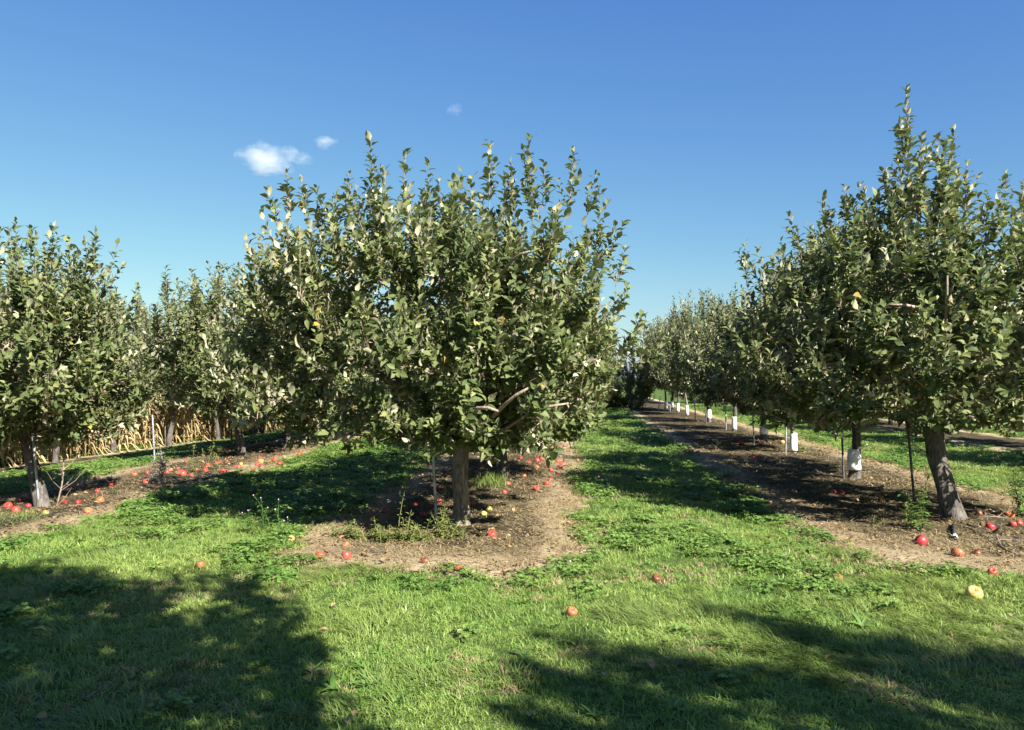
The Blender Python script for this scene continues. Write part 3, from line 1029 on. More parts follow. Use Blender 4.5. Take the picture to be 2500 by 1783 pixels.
# near ones, each told apart
for (f, a, b, r, kd, row, lb) in [
    (k3, 458, 1160, 12, 'red', 'C', 'round red apple at the front of the middle strip, left of a pair'),
    (k3, 622, 1158, 12.3, 'red', 'C', 'round red apple at the front of the middle strip, right of a pair'),
    (k3, 617, 1090, 9, 'orange', 'C', 'orange apple just behind the pair of red apples on the middle strip'),
    (k3, 1105, 1190, 8.5, 'rotten', 'C', 'brown rotten apple at the front grass edge of the middle soil strip'),
    (k3, 1520, 1028, 11.5, 'red', 'C', 'bright red apple alone on pale soil right of the front middle trunk'),
    (k3, 1315, 1243, 7, 'red', 'N', 'half hidden red apple in the grass at the front tip of the middle strip'),
    (k3, 1620, 714, 6.5, 'orange', 'C', 'pale orange apple beside the green grass tuft in the middle strip'),
    (k3, 1598, 765, 6.5, 'red', 'C', 'small red apple below the pale orange one behind the front trunk'),
    (k3, 1797, 743, 8.3, 'red', 'C', 'large red apple near the dry right margin of the middle strip, front of two'),
    (k3, 1858, 712, 8, 'red', 'C', 'large red apple near the dry right margin of the middle strip, rear of two'),
    (k3, 1505, 868, 6.2, 'green', 'C', 'yellow green apple right of the front trunk, upper of two in the shade'),
    (k3, 1470, 900, 5, 'green', 'C', 'small yellow green apple right of the front trunk, lower of two in the shade'),
    (k3, 280, 1055, 7, 'yellow', 'C', 'yellow apple at the shaded left margin of the middle strip'),
    (k3, 590, 1042, 7, 'orange', 'C', 'pale orange apple among the weeds in front of the middle trunk'),
    (k3, 2175, 660, 5, 'orange', 'N', 'tiny orange apple alone on the grass alley right of the middle strip'),
    (k6, 1483, 1145, 17, 'crimson', 'R', 'big crimson apple in front of the weed at the thick right trunk'),
    (k6, 1725, 1222, 13.5, 'orange', 'R', 'orange red apple at the grass edge in front of the pipe end'),
    (k6, 1850, 1225, 11, 'rotten', 'R', 'dark rotten apple right of the orange red one by the clover'),
    (k6, 1955, 1347, 9.5, 'red', 'N', 'red apple nestled in the dark clover at lower right'),
    (k6, 938, 1387, 9.5, 'orange', 'N', 'flattened orange apple in the grass below the right strip'),
    (k6, 1833, 1492, 17, 'yellow', 'N', 'big yellow apple lying in the grass at lower right'),
    (k6, 1943, 1050, 11, 'crimson', 'R', 'crimson apple among the fallen twigs right of the thick trunk'),
    (k6, 2073, 968, 9, 'orange', 'R', 'orange red apple at the end of the upper fallen twig'),
    (k6, 2090, 1030, 8, 'red', 'R', 'red apple at the right edge among twigs, left of a touching pair'),
    (k6, 2133, 1025, 7, 'red', 'R', 'red apple at the right edge among twigs, right of a touching pair'),
    (k6, 1870, 960, 6.5, 'rotten', 'R', 'small brown apple at the left end of the upper fallen twig'),
    (k8, 643, 205, 12.5, 'rotten', 'N', 'red and brown rotten apple in the grass between the two strips'),
    (k8, 265, 355, 7, 'orange', 'N', 'small orange apple sunk in the near grass at centre'),
    (k1, 993, 1786, 9, 'orange', 'N', 'orange brown apple on the near left grass beside the shadow'),
    (k1, 41, 1494, 9, 'red', 'L', 'orange red apple at the far left under the leaning tree, upper of two'),
    (k1, 78, 1515, 8.5, 'red', 'L', 'orange red apple at the far left under the leaning tree, lower of two'),
    (k1, 225, 1530, 6.5, 'yellow', 'L', 'pale yellow apple in front of the leaning left trunk'),
    (k1, 387, 1478, 7.5, 'crimson', 'L', 'dark red apple right of the dry sapling on the left strip'),
    (k1, 498, 1468, 9, 'orange', 'L', 'large orange apple on the left strip margin, rear of two'),
    (k1, 437, 1520, 9, 'orange', 'L', 'large orange apple at the grass edge of the left strip, front of two'),
    (k1, 557, 1385, 7.5, 'red', 'L', 'bright red apple alone in the shade of the left strip'),
    (k1, 1292, 1275, 7, 'yellow', 'L', 'bright yellow apple amid red ones on the left strip'),
    (k6, 430, 493, 6, 'orange', 'R', 'orange apple at the foot of the trunk with the sawn limb'),
    (k6, 298, 497, 6, 'red', 'R', 'red apple left of the stake by the trunk with the sawn limb'),
    (k6, 130, 480, 7, 'yellow', 'R', 'yellow apple at the left grass margin of the right strip, rear of two'),
    (k6, 145, 497, 5.5, 'yellow', 'R', 'yellow apple at the left grass margin of the right strip, front of two'),
    (k6, 568, 488, 6, 'yellow', 'R', 'yellow apple left of the stake by the second white wrapped trunk'),
    (k6, 265, 468, 5.5, 'red', 'R', 'dark red apple behind the red one left of the sawn limb trunk'),
]:
    x, y = f(a, b)
    apple(x, y, r, kd, row, lb)
# scattered ones
for (a, b, r, kd) in [(1402, 835, 4.5, 'red'), (1210, 733, 4.5, 'red'), (1045, 840, 6, 'crimson'), (855, 885, 7.5, 'crimson'), (780, 915, 7.5, 'crimson'), (1095, 900, 7, 'crimson'), (1200, 825, 7, 'crimson'),
                      (1800, 570, 7, 'red'), (1828, 560, 6.5, 'red'), (1750, 580, 5, 'red'), (1795, 608, 4, 'red'), (1812, 590, 5, 'red'), (1895, 578, 8, 'red'), (1925, 575, 7, 'red'), (1938, 612, 7, 'red'),
                      (1885, 630, 5.5, 'red'), (1925, 655, 5, 'red'), (1720, 665, 5, 'orange'), (1860, 610, 4, 'red'), (1900, 535, 4, 'green'), (1880, 690, 4, 'red'), (1950, 590, 5, 'red'),
                      (1460, 490, 4, 'red'), (1510, 485, 5, 'red'), (1530, 465, 4, 'red'), (1545, 460, 5, 'red'), (1525, 440, 3, 'red'), (1440, 470, 3.5, 'red'), (1675, 463, 5, 'red'), (1758, 487, 4.5, 'red'),
                      (1790, 470, 4, 'red'), (1835, 432, 5, 'red'), (1805, 437, 5, 'red'), (1885, 430, 4.5, 'red'), (1628, 430, 5, 'yellow'), (1760, 428, 4, 'yellow'), (1710, 438, 3.5, 'orange'), (1618, 447, 3.5, 'yellow'),
                      (1955, 445, 4, 'yellow'), (1970, 480, 4.5, 'orange'), (2050, 570, 4.5, 'orange'), (1460, 612, 4.5, 'red'), (1580, 595, 3.5, 'red'), (1800, 610, 4, 'orange'), (1700, 555, 4.5, 'crimson'),
                      (1880, 370, 4, 'crimson'), (1905, 345, 3.5, 'orange'), (1935, 362, 4.5, 'red'), (1950, 348, 4, 'red'), (1972, 342, 4.5, 'red'), (1985, 355, 4.5, 'red'), (1998, 365, 4.5, 'red'), (1965, 372, 4, 'orange'),
                      (1945, 375, 4, 'red'), (1990, 375, 4, 'red'), (1930, 385, 3.5, 'orange'), (2000, 350, 3.5, 'red'), (1915, 378, 3.5, 'red'), (1978, 372, 3.5, 'yellow'), (1895, 365, 3.5, 'crimson')]:
    x, y = k3(a, b)
    apple(x, y, r, kd, 'C')
for (a, b, r, kd) in [(330, 530, 5.5, 'red'), (355, 533, 4, 'red'), (418, 535, 6, 'red'), (180, 565, 6, 'red'), (185, 548, 4, 'red'), (93, 600, 4, 'red'), (70, 585, 4, 'red'), (140, 583, 4, 'red'),
                      (205, 590, 4, 'red'), (275, 562, 5, 'orange'), (238, 545, 4, 'yellow'), (655, 450, 4, 'red'), (715, 448, 3.5, 'red'), (45, 630, 4.5, 'orange')]:
    x, y = k3(a, b)
    apple(x, y, r, kd, 'L')
for (a, b, r, kd) in [(103, 1470, 7, 'crimson'), (140, 1495, 6, 'crimson'), (483, 1420, 6, 'crimson'), (413, 1408, 5, 'crimson'), (667, 1340, 7, 'orange'), (730, 1330, 6, 'red'), (725, 1375, 8, 'red'),
                      (775, 1418, 5, 'orange'), (825, 1330, 7, 'red'), (845, 1318, 6, 'orange'), (880, 1310, 5, 'red'), (886, 1333, 5, 'red'), (908, 1335, 8, 'red'), (895, 1328, 6, 'red'), (947, 1343, 5, 'red'), (975, 1313, 5, 'red'),
                      (1018, 1318, 6.5, 'red'), (1030, 1292, 6, 'red'), (1022, 1300, 5, 'red'), (1075, 1282, 6, 'red'), (1103, 1325, 7, 'red'), (1117, 1322, 5, 'red'), (1090, 1280, 4.5, 'red'), (1125, 1272, 4.5, 'red'), (1170, 1300, 5, 'red'),
                      (1183, 1302, 6, 'red'), (1195, 1287, 4.5, 'yellow'), (1290, 1258, 5, 'red'), (1330, 1280, 5, 'red'), (1365, 1255, 5, 'red'), (1362, 1268, 6.5, 'red'), (1390, 1280, 5, 'red'), (922, 1275, 4.5, 'red'),
                      (1275, 1290, 4, 'red'), (1292, 1293, 5, 'red'), (320, 1475, 6, 'crimson')]:
    x, y = k1(a, b)
    apple(x, y, r, kd, 'L')
for (a, b, r, kd) in [(385, 592, 5.5, 'crimson'), (910, 820, 7.5, 'crimson'), (965, 828, 7, 'crimson'), (1220, 860, 4.5, 'orange'), (2010, 960, 5, 'orange'), (30, 425, 4, 'orange'), (205, 440, 3.5, 'red')]:
    x, y = k6(a, b)
    apple(x, y, r, kd, 'R')

# ------------------------------------------------------------------ stuff: grass, clover, weeds, litter, corn
def scatter(name, P, rot, scl, idx, protos, label, cat):
    coll = bpy.data.collections.new(name + '_kinds')
    for i, me in enumerate(protos):
        ob = bpy.data.objects.new('%s_kind_%02d' % (name, i), me)
        coll.objects.link(ob)
    me = bpy.data.meshes.new(name)
    n = len(P)
    me.vertices.add(n)
    me.vertices.foreach_set('co', np.asarray(P, np.float32).ravel())
    a = me.attributes.new('rot', 'FLOAT_VECTOR', 'POINT'); a.data.foreach_set('vector', np.asarray(rot, np.float32).ravel())
    a = me.attributes.new('scl', 'FLOAT', 'POINT'); a.data.foreach_set('value', np.asarray(scl, np.float32))
    a = me.attributes.new('kind', 'INT', 'POINT'); a.data.foreach_set('value', np.asarray(idx, np.int32))
    o = link(bpy.data.objects.new(name, me))
    ng = bpy.data.node_groups.new(name, 'GeometryNodeTree')
    ng.interface.new_socket('Geometry', in_out='INPUT', socket_type='NodeSocketGeometry')
    ng.interface.new_socket('Geometry', in_out='OUTPUT', socket_type='NodeSocketGeometry')
    gi, go = ng.nodes.new('NodeGroupInput'), ng.nodes.new('NodeGroupOutput')
    ip = ng.nodes.new('GeometryNodeInstanceOnPoints')
    ci = ng.nodes.new('GeometryNodeCollectionInfo')
    ci.inputs['Collection'].default_value = coll
    ci.inputs['Separate Children'].default_value = True
    ci.inputs['Reset Children'].default_value = True

    def na(nm, ty):
        q = ng.nodes.new('GeometryNodeInputNamedAttribute'); q.data_type = ty
        q.inputs['Name'].default_value = nm
        return [s for s in q.outputs if s.enabled and s.name == 'Attribute'][0]
    ng.links.new(gi.outputs[0], ip.inputs['Points'])
    ng.links.new(ci.outputs[0], ip.inputs['Instance'])
    ip.inputs['Pick Instance'].default_value = True
    ng.links.new(na('kind', 'INT'), ip.inputs['Instance Index'])
    ng.links.new(na('rot', 'FLOAT_VECTOR'), ip.inputs['Rotation'])
    ng.links.new(na('scl', 'FLOAT'), ip.inputs['Scale'])
    ng.links.new(ip.outputs[0], go.inputs[0])
    md = o.modifiers.new('scatter', 'NODES')
    md.node_group = ng
    tag(o, label, cat, None, 'stuff')
    return o


def blades(seed, n, h, spread, bend, width, mat, dirn=None, dry=.04):
    r = np.random.default_rng(seed)
    mb = MB()
    for i in range(n):
        a = r.uniform(0, 6.28) if dirn is None else r.normal(0, dirn)
        rr = spread * math.sqrt(r.random())
        b = r.uniform(0, 6.28)
        p = np.array([rr * math.cos(b), rr * math.sin(b), -.01])
        hh = h * r.uniform(.55, 1.15); bd = bend * r.uniform(.5, 1.5)
        d = np.array([math.cos(a), math.sin(a), 0])
        sd = np.array([-math.sin(a + r.normal(0, .5)), math.cos(a), 0])
        w = width * r.uniform(.7, 1.3)
        v = []
        for t, ww in ((0, 1), (.4, .95), (.75, .7), (1, .12)):
            c = p + np.array([0, 0, 1.]) * hh * (t - .42 * bd * t * t) + d * hh * bd * t * t
            v += [c - sd * w * ww * .5, c + sd * w * ww * .5]
        mb.add(v, [(0, 1, 3, 2), (2, 3, 5, 4), (4, 5, 7, 6)], (), 0, .99 if r.random() < dry else r.uniform(0, .93))
    return mb.mesh('tuft', [mat])


def clover_patch(seed, n, h, spread, flowers=0):
    r = np.random.default_rng(seed)
    mb = MB()
    for i in range(n):
        b = r.uniform(0, 6.28); rr = spread * math.sqrt(r.random())
        hh = h * r.uniform(.55, 1.2)
        c = np.array([rr * math.cos(b), rr * math.sin(b), hh])
        tilt = r.normal(0, .35, 2)
        nrm = unit(np.array([tilt[0], tilt[1], 1.0]))
        a0 = r.uniform(0, 6.28); tone = r.uniform(.1, .95); s = r.uniform(.016, .027)
        for k in range(3):
            a = a0 + k * 2.09
            mb.leaf(c, (math.cos(a), math.sin(a), r.uniform(-.1, .25)), nrm, s, s * 1.05, 0, tone, .12, .3)
        if r.random() < .3:
            mb.tube([(c[0] * .7, c[1] * .7, 0), tuple(c)], [.0012, .001], 3, 0, False, r=.4)
    for i in range(flowers):
        b = r.uniform(0, 6.28); rr = spread * r.random()
        p = (rr * math.cos(b), rr * math.sin(b)); hh = h * 1.5
        mb.tube([(p[0], p[1], 0), (p[0], p[1], hh)], [.0015, .0012], 3, 0, False)
        mb.lathe([(.001, -.012), (.011, -.006), (.013, .004), (.009, .012), (.001, .015)], 8, 1, lambda a, t: 1 + .15 * math.sin(7 * a), c=(p[0], p[1], hh))
    return mb.mesh('clover', [M['clover'], M['flower']])


def rosette(seed, n, ln, mat):
    r = np.random.default_rng(seed)
    mb = MB()
    for i in range(n):
        a = i * 2 * PI / n + r.normal(0, .3)
        el = r.uniform(.08, .75)
        d = (math.cos(a) * math.cos(el), math.sin(a) * math.cos(el), math.sin(el))
        l2 = ln * r.uniform(.6, 1.2)
        mb.leaf((0, 0, 0), d, (-d[0] * d[2], -d[1] * d[2], 1), l2, l2 * r.uniform(.2, .32), 0, r.uniform(0, 1), r.uniform(.1, .45), r.uniform(.2, .5))
    return mb.mesh('rosette', [M[mat]])


def sample(n, x0, x1, y0, y1, rng):
    return rng.uniform(x0, x1, n), rng.uniform(y0, y1, n)


def in_view(x, y, m=1.6):
    return (x > -.80 * y - m) & (x < .66 * y + m)


rg = np.random.default_rng(21)
PX, PY, SCL, IDX = [], [], [], []
for (y0, y1, dens, s) in ((1.8, 5.5, 430, .85), (5.5, 8.5, 300, .95), (8.5, 14, 150, 1.15), (14, 24, 60, 1.5), (24, 46, 26, 2.0)):
    w0, w1 = -min(.8 * y1 + 2, 13.0), min(.68 * y1 + 2, 12.5)
    n = int((w1 - w0) * (y1 - y0) * dens)
    x, y = sample(n, w0, w1, y0, y1, rg)
    m = in_any(x, y)
    ok = in_view(x, y) & (m < .03 + rg.normal(0, .06, n)) & (rg.random(n) < np.where(m > -.25, .85, 1))
    x, y, m = x[ok], y[ok], m[ok]
    PX.append(x); PY.append(y)
    k = rg.integers(0, 6, len(x))
    dry = fbm(x, y, 77, 3, 2.2)
    k = np.where((dry > .35) & (rg.random(len(x)) < .35), 6, k)          # sun-bleached patches
    k = np.where((m > -.16) & (rg.random(len(x)) < .45), 6, k)           # bleached blades along the worn margins
    IDX.append(k)
    SCL.append(s * rg.uniform(.7, 1.3, len(x)) * (1 + .28 * fbm(x, y, 78, 2, 1.1)))
PX, PY, SCL, IDX = map(np.concatenate, (PX, PY, SCL, IDX))
ROT = np.stack([rg.normal(0, .16, len(PX)), rg.normal(0, .16, len(PX)), rg.uniform(0, 6.28, len(PX))], 1)
protos = [blades(300 + i, 32, .044 + .006 * (i % 3), .055, [.5, .8, 1.1][i % 3], .0044, M['grass'], None, .07) for i in range(6)]
protos.append(blades(307, 24, .05, .055, .9, .004, M['straw'], None, 0))
scatter('grass', np.stack([PX, PY, gz(PX, PY)], 1), ROT, SCL, IDX, protos, 'short sunlit green grass of the lawn between the tree rows', 'grass')

# long grass combed over, in swirls on the near right and along the left margin
x, y = sample(9000, -7, 5.5, 3.0, 8.5, rg)
m = in_any(x, y)
lg = fbm(x, y, 91, 2, 1.5) + 1.1 * np.exp(-(((x - 2.0) / 1.3) ** 2 + ((y - 5.2) / .9) ** 2)) + .5 * np.exp(-(((x + 2.9) / .7) ** 2 + ((y - 7.2) / .8) ** 2))
ok = in_view(x, y, .8) & (m < -.05) & (lg > .45)
x, y = x[ok], y[ok]
rz = 2.7 + 1.1 * fbm(x, y, 92, 2, 1.8) + rg.normal(0, .35, len(x))
scatter('long_grass', np.stack([x, y, gz(x, y)], 1), np.stack([0 * x, 0 * x, rz], 1), rg.uniform(.7, 1.25, len(x)), rg.integers(0, 3, len(x)),
        [blades(320 + i, 26, .095, .06, 1.2, .0042, M['grass_long'], .5, .06) for i in range(3)], 'longer combed over grass lying in swirls on the near lawn', 'grass')

# clover and other small broad leaves
PX, PY, SCL = [], [], []
for (y0, y1, dens, s) in ((2.2, 9, 130, .85), (9, 16, 120, .95), (16, 28, 60, 1.25), (28, 44, 22, 1.7)):
    w0, w1 = -min(.8 * y1 + 2, 13.0), min(.68 * y1 + 2, 12.5)
    n = int((w1 - w0) * (y1 - y0) * dens)
    x, y = sample(n, w0, w1, y0, y1, rg)
    m = in_any(x, y)
    f = fbm(x, y, 81, 3, 1.7) + .35 * fbm(x, y, 82, 2, .6)
    want = .30 * (m > -.5) * (y > 5.2) + .12 * smooth(7, 10, y) + .40 * (x < -2.9) * smooth(6.5, 8.5, y)
    want = want + .65 * np.exp(-(((x - .9) / .9) ** 2 + ((y - 7.6) / .9) ** 2)) + .7 * np.exp(-(((x - 2.9) / .5) ** 2 + ((y - 6.3) / .35) ** 2)) - .45 * (y < 5.4)
    ok = in_view(x, y) & (m < -.02) & (f + want > .62 + rg.normal(0, .22, n))
    PX.append(x[ok]); PY.append(y[ok]); SCL.append(s * rg.uniform(.75, 1.3, ok.sum()))
PX, PY, SCL = map(np.concatenate, (PX, PY, SCL))
ROT = np.stack([rg.normal(0, .1, len(PX)), rg.normal(0, .1, len(PX)), rg.uniform(0, 6.28, len(PX))], 1)
scatter('clover', np.stack([PX, PY, gz(PX, PY)], 1), ROT, SCL, np.where(rg.random(len(PX)) < .002, 4, rg.integers(0, 4, len(PX))),
        [clover_patch(340 + i, 16, .058, .10, 0) for i in range(4)] + [clover_patch(350, 14, .075, .085, 1)], 'dark green clover growing in patches through the lawn', 'clover')

# dandelion-like rosettes
pts = []
for (px0, px1, py0, py1, n) in ((950, 1340, 1365, 1425, 34), (700, 980, 1375, 1415, 12), (1900, 2160, 1300, 1390, 26), (1380, 1560, 1380, 1450, 14), (1830, 2080, 1440, 1520, 16), (0, 600, 1250, 1400, 22),
                                (600, 1300, 1430, 1780, 22), (1300, 2480, 1480, 1780, 26), (1290, 1340, 1290, 1360, 8), (2250, 2480, 1360, 1480, 10)):
    for _ in range(n):
        X, Y, Z = ground_at(rg.uniform(px0, px1), rg.uniform(py0, py1))
        if in_any(np.array(X), np.array(Y)) < .03:
            pts.append((X, Y, Z))
pts = np.array(pts)
scatter('broad_leaf_weeds', pts, np.stack([rg.normal(0, .15, len(pts)), rg.normal(0, .15, len(pts)), rg.uniform(0, 6.28, len(pts))], 1), rg.uniform(.42, .85, len(pts)), rg.integers(0, 4, len(pts)),
        [rosette(360 + i, 11, .105, 'weed') for i in range(4)], 'broad leaved dandelion rosettes in the lawn along the soil margins', 'weeds')

# dry straw, clods and dead leaves on the soil
PX, PY, IDX, SCL = [], [], [], []
for s_ in STRIPS[:3]:
    for (y0, y1, dens) in ((max(5.2, s_[3] - .3), 11, 170), (11, 18, 60), (18, 30, 18)):
        x, y = sample(int((s_[2] * 2 + .6) * (y1 - y0) * dens), s_[1] - s_[2] - .3, s_[1] + s_[2] + .3, y0, y1, rg)
        m = strip_m(x, y, s_)
        k = np.where(rg.random(len(x)) < .86, rg.integers(0, 3, len(x)), rg.integers(3, 6, len(x)))
        front = (y < s_[3] + 1.3)
        ok = (m > -.12) & in_view(x, y) & ((rg.random(len(x)) < .45) | (m < .35) | front)
        PX.append(x[ok]); PY.append(y[ok]); IDX.append(k[ok]); SCL.append(rg.uniform(.7, 1.4, ok.sum()) * (1 if y1 < 12 else 1.4))
PX, PY, IDX, SCL = map(np.concatenate, (PX, PY, IDX, SCL))


def litter_straw(seed):
    r = np.random.default_rng(seed)
    mb = MB()
    for i in range(12):
        a = r.uniform(0, 6.28); p = np.array([*r.normal(0, .06, 2), r.uniform(.004, .022)])
        l = r.uniform(.03, .10); d = np.array([math.cos(a), math.sin(a), r.normal(0, .15)])
        s = np.array([-d[1], d[0], 0]) * r.uniform(.0012, .0028)
        mid = p + d * l * .5 + np.array([0, 0, .006])
        mb.add([p - s, p + s, mid - s, mid + s, p + d * l - s * .5, p + d * l + s * .5], [(0, 1, 3, 2), (2, 3, 5, 4)], (), 0, r.uniform(0, 1))
    return mb.mesh('straw', [M['straw']])


def litter_leaf(seed):
    r = np.random.default_rng(seed)
    mb = MB()
    for i in range(3):
        a = r.uniform(0, 6.28)
        mb.leaf((*r.normal(0, .06, 2), r.uniform(.012, .03)), (math.cos(a), math.sin(a), r.normal(0, .25)), (r.normal(0, .4), r.normal(0, .4), 1), r.uniform(.025, .05), r.uniform(.016, .03), 0, r.uniform(0, 1), .35, .6)
    for i in range(3):
        c = (*r.normal(0, .08, 2), .006); s = r.uniform(.006, .018)
        mb.lathe([(.001, -s * .6), (s * .8, -s * .3), (s, .1 * s), (s * .6, s * .5), (.001, s * .6)], 6, 1, lambda a_, t: 1 + .25 * math.sin(2 * a_ + i), c=c)
    return mb.mesh('leaf_litter', [M['deadleaf'], M['soil_clod']])


M['soil_clod'] = mat_simple('soil_clod', [(.3, (.07, .05, .033)), (.7, (.22, .165, .11))], 30, .95, .05)
ROT = np.stack([0 * PX, 0 * PX, rg.uniform(0, 6.28, len(PX))], 1)
scatter('straw_litter', np.stack([PX, PY, gz(PX, PY) + .014], 1), ROT, SCL, IDX, [litter_straw(400 + i) for i in range(3)] + [litter_leaf(410 + i) for i in range(3)],
        'dry straw and dead leaves strewn over the bare soil strips', 'litter')

# fallen leaves on the lawn
pts = [ground_at(px, py, .045) for (px, py) in ((2017, 1657), (1397, 1648), (2470, 1505), (2020, 1395), (930, 1370), (1020, 1390), (1160, 1395), (1875, 1310), (1290, 1740), (1475, 1650))]
for _ in range(14):
    p = ground_at(rg.uniform(0, 2500), rg.uniform(1330, 1780), .045)
    if in_any(np.array(p[0]), np.array(p[1])) < -.1:
        pts.append(p)
pts = np.array(pts)


def one_leaf(seed):
    mb = MB()
    mb.leaf((0, 0, 0), (1, 0, .1), (.2, .1, 1), .07, .045, 0, [.9, .7, 1.0][seed % 3], .3, .6)
    return mb.mesh('fallen_leaf', [M['deadleaf']])


scatter('fallen_leaves', pts, np.stack([rg.normal(0, .3, len(pts)), rg.normal(0, .3, len(pts)), rg.uniform(0, 6.28, len(pts))], 1), rg.uniform(.5, 1.0, len(pts)), rg.integers(0, 3, len(pts)),
        [one_leaf(i) for i in range(3)], 'pale dry fallen leaves scattered over the near lawn', 'leaves')

# dry corn field beyond the left rows
def corn_stalk(seed):
    r = np.random.default_rng(seed)
    mb = MB()
    H = r.uniform(1.7, 2.1)
    lx, ly = r.normal(0, .10, 2)
    pts = [(lx * t * t, ly * t * t, H * t) for t in np.linspace(0, 1, 7)]
    mb.tube(pts, [.013, .013, .012, .011, .009, .006, .004], 6, 0, True, r=r.uniform(.3, .7))
    for i in range(20):
        t = .10 + .84 * i / 19 + r.normal(0, .02)
        a = i * 2.9 + r.normal(0, .4)
        p = np.array([lx * t * t, ly * t * t, H * t])
        l = r.uniform(.25, .75); w = r.uniform(.025, .075)
        d = np.array([math.cos(a), math.sin(a), 0]); s = np.array([-d[1], d[0], 0])
        tone = r.uniform(.1, 1)
        droop = r.uniform(.7, 1.3)
        v = []
        for k, (u, ww) in enumerate(((0, .4), (.2, .9), (.45, 1), (.75, .7), (1, .08))):
            tw = r.normal(0, .25)
            c = p + d * l * .55 * u + np.array([0, 0, 1.]) * l * (.45 * u - droop * u * u)
            if c[2] < .02: c[2] = .02
            sv = s * math.cos(tw + u * 1.2) + np.array([0, 0, 1.]) * math.sin(tw + u * 1.2) * .6
            v += [c - sv * w * ww * .5, c + sv * w * ww * .5]
        mb.add(v, [(0, 1, 3, 2), (2, 3, 5, 4), (4, 5, 7, 6), (6, 7, 9, 8)], (), 0, tone)
    for k in range(2):                                        # husked ears
        t = r.uniform(.35, .55); a = r.uniform(0, 6.28)
        p = np.array([lx * t * t + .02 * math.cos(a), ly * t * t + .02 * math.sin(a), H * t])
        e = p + np.array([.09 * math.cos(a), .09 * math.sin(a), r.uniform(-.18, .16)])
        mb.tube([p, (p + e) / 2, e, e + (e - p) * .25], [.014, .03, .024, .006], 8, 0, True, .08, seed, r=.9)
    for k in range(5):
        a = k * 1.3
        mb.tube([(lx, ly, H - .02), (lx + .07 * math.cos(a), ly + .07 * math.sin(a), H + .16)], [.003, .002], 3, 0, False, r=.4)
    return mb.mesh('corn_stalk', [M['corn']])


cx_, cy_ = [], []
for row in range(7):
    xr = -11.42 - row * .5
    yy = np.arange(8, 62, .17) + rg.uniform(-.06, .06, len(np.arange(8, 62, .17)))
    cx_.append(xr + rg.normal(0, .06, len(yy))); cy_.append(yy)
x = np.concatenate(cx_); y = np.concatenate(cy_)
ok = in_view(x, y, 3)
x, y = x[ok], y[ok]
scatter('corn_field', np.stack([x, y, gz(x, y)], 1), np.stack([rg.normal(0, .06, len(x)), rg.normal(0, .06, len(x)), rg.uniform(0, 6.28, len(x))], 1), rg.uniform(.85, 1.1, len(x)), rg.integers(0, 5, len(x)),
        [corn_stalk(500 + i) for i in range(5)], 'tall dry tan corn standing beyond the left rows', 'corn')

# ------------------------------------------------------------------ single weeds, sapling, tuft, pipe, hose, sticks
def weed_plant(px, py, h, label, group=None, mat='weed', leaf=.05, n=16, stems=1, seed=0, plume=False, flower=False):
    x, y, z = ground_at(px, py)
    root = empty('weed_plant', (x, y, z))
    tag(root, label, 'weed', group)
    r = np.random.default_rng(seed + int(px))
    st, lf, pl = MB(), MB(), MB()
    for s in range(stems):
        lean = r.normal(0, .16, 2) * h
        off = r.normal(0, .025 * math.sqrt(stems), 2)
        hh = h * (1 if s == 0 else r.uniform(.45, .85))
        P = [np.array([off[0] + lean[0] * t * t, off[1] + lean[1] * t * t, -.02 + hh * t]) for t in np.linspace(0, 1, 6)]
        st.tube(P, [.0045, .004, .0035, .003, .0022, .0015], 5, 0, True, r=.5)
        for i in range(n):
            t = .12 + .86 * i / n
            a = i * 2.4 + r.normal(0, .3)
            p = np.array([np.interp(t, np.linspace(0, 1, 6), [q[k] for q in P]) for k in range(3)])
            el = r.uniform(-.1, .75)
            d = np.array([math.cos(a) * math.cos(el), math.sin(a) * math.cos(el), math.sin(el)])
            l = leaf * r.uniform(.6, 1.25) * (1.15 - .6 * t)
            lf.leaf(p + d * .01, d, (-d[0] * d[2], -d[1] * d[2], 1), l, l * r.uniform(.42, .6), 0, r.uniform(0, 1), .3, .3)
        if plume:
            for i in range(26):
                t = r.uniform(.72, 1.05)
                p = np.array([P[-1][0] * t * t, P[-1][1] * t * t, hh * t]) + r.normal(0, .012, 3)
                d = unit(np.array([*r.normal(0, .6, 2), .9]))
                pl.leaf(p, d, r.normal(0, 1, 3), .03, .008, 0, r.uniform(.3, 1))
        if flower:
            pl.lathe([(.001, -.006), (.005, -.003), (.006, .002), (.004, .006), (.001, .007)], 8, 1, lambda a_, t_: 1 + .15 * math.sin(7 * a_), c=tuple(P[-1]))
    st.build('stem', [M['weed_yellow' if mat == 'weed_yellow' else 'weed']], root)
    lf.build('foliage', [M[mat]], root)
    if pl.v:
        pl.build('seed_head' if plume else 'flower', [M['weed_yellow'], M['flower']], root)
    return root


GW = 'small weeds in front of the middle trunk'
LW = 'small yellow green weed among the low row in front of the middle trunk'
for (a, b, h, n) in ((640, 1060, .16, 16), (690, 1068, .15, 14), (740, 1070, .20, 18), (790, 1075, .22, 18), (845, 1085, .18, 16), (880, 1080, .17, 16), (950, 1082, .18, 16), (1000, 1080, .22, 18),
                     (1040, 1085, .27, 20), (1080, 1080, .20, 16), (1120, 1078, .16, 14), (1180, 1060, .22, 18), (1225, 1055, .30, 22), (1265, 1060, .26, 18), (575, 1050, .14, 12)):
    x, y = k3(a, b)
    weed_plant(x, y, h * 1.2, LW, GW, 'weed_yellow', .055, n, 5, seed=int(a))
x, y = k3(905, 1078)
weed_plant(x, y, .62, 'tallest thin weed spike in front of the middle trunk', None, 'weed_yellow', .04, 26, 1, 5, True)
x, y = k3(1245, 1020)
weed_plant(x, y, .46, 'thin weed spike leaning against the foot of the middle trunk', None, 'weed_yellow', .035, 20, 1, 6, True)
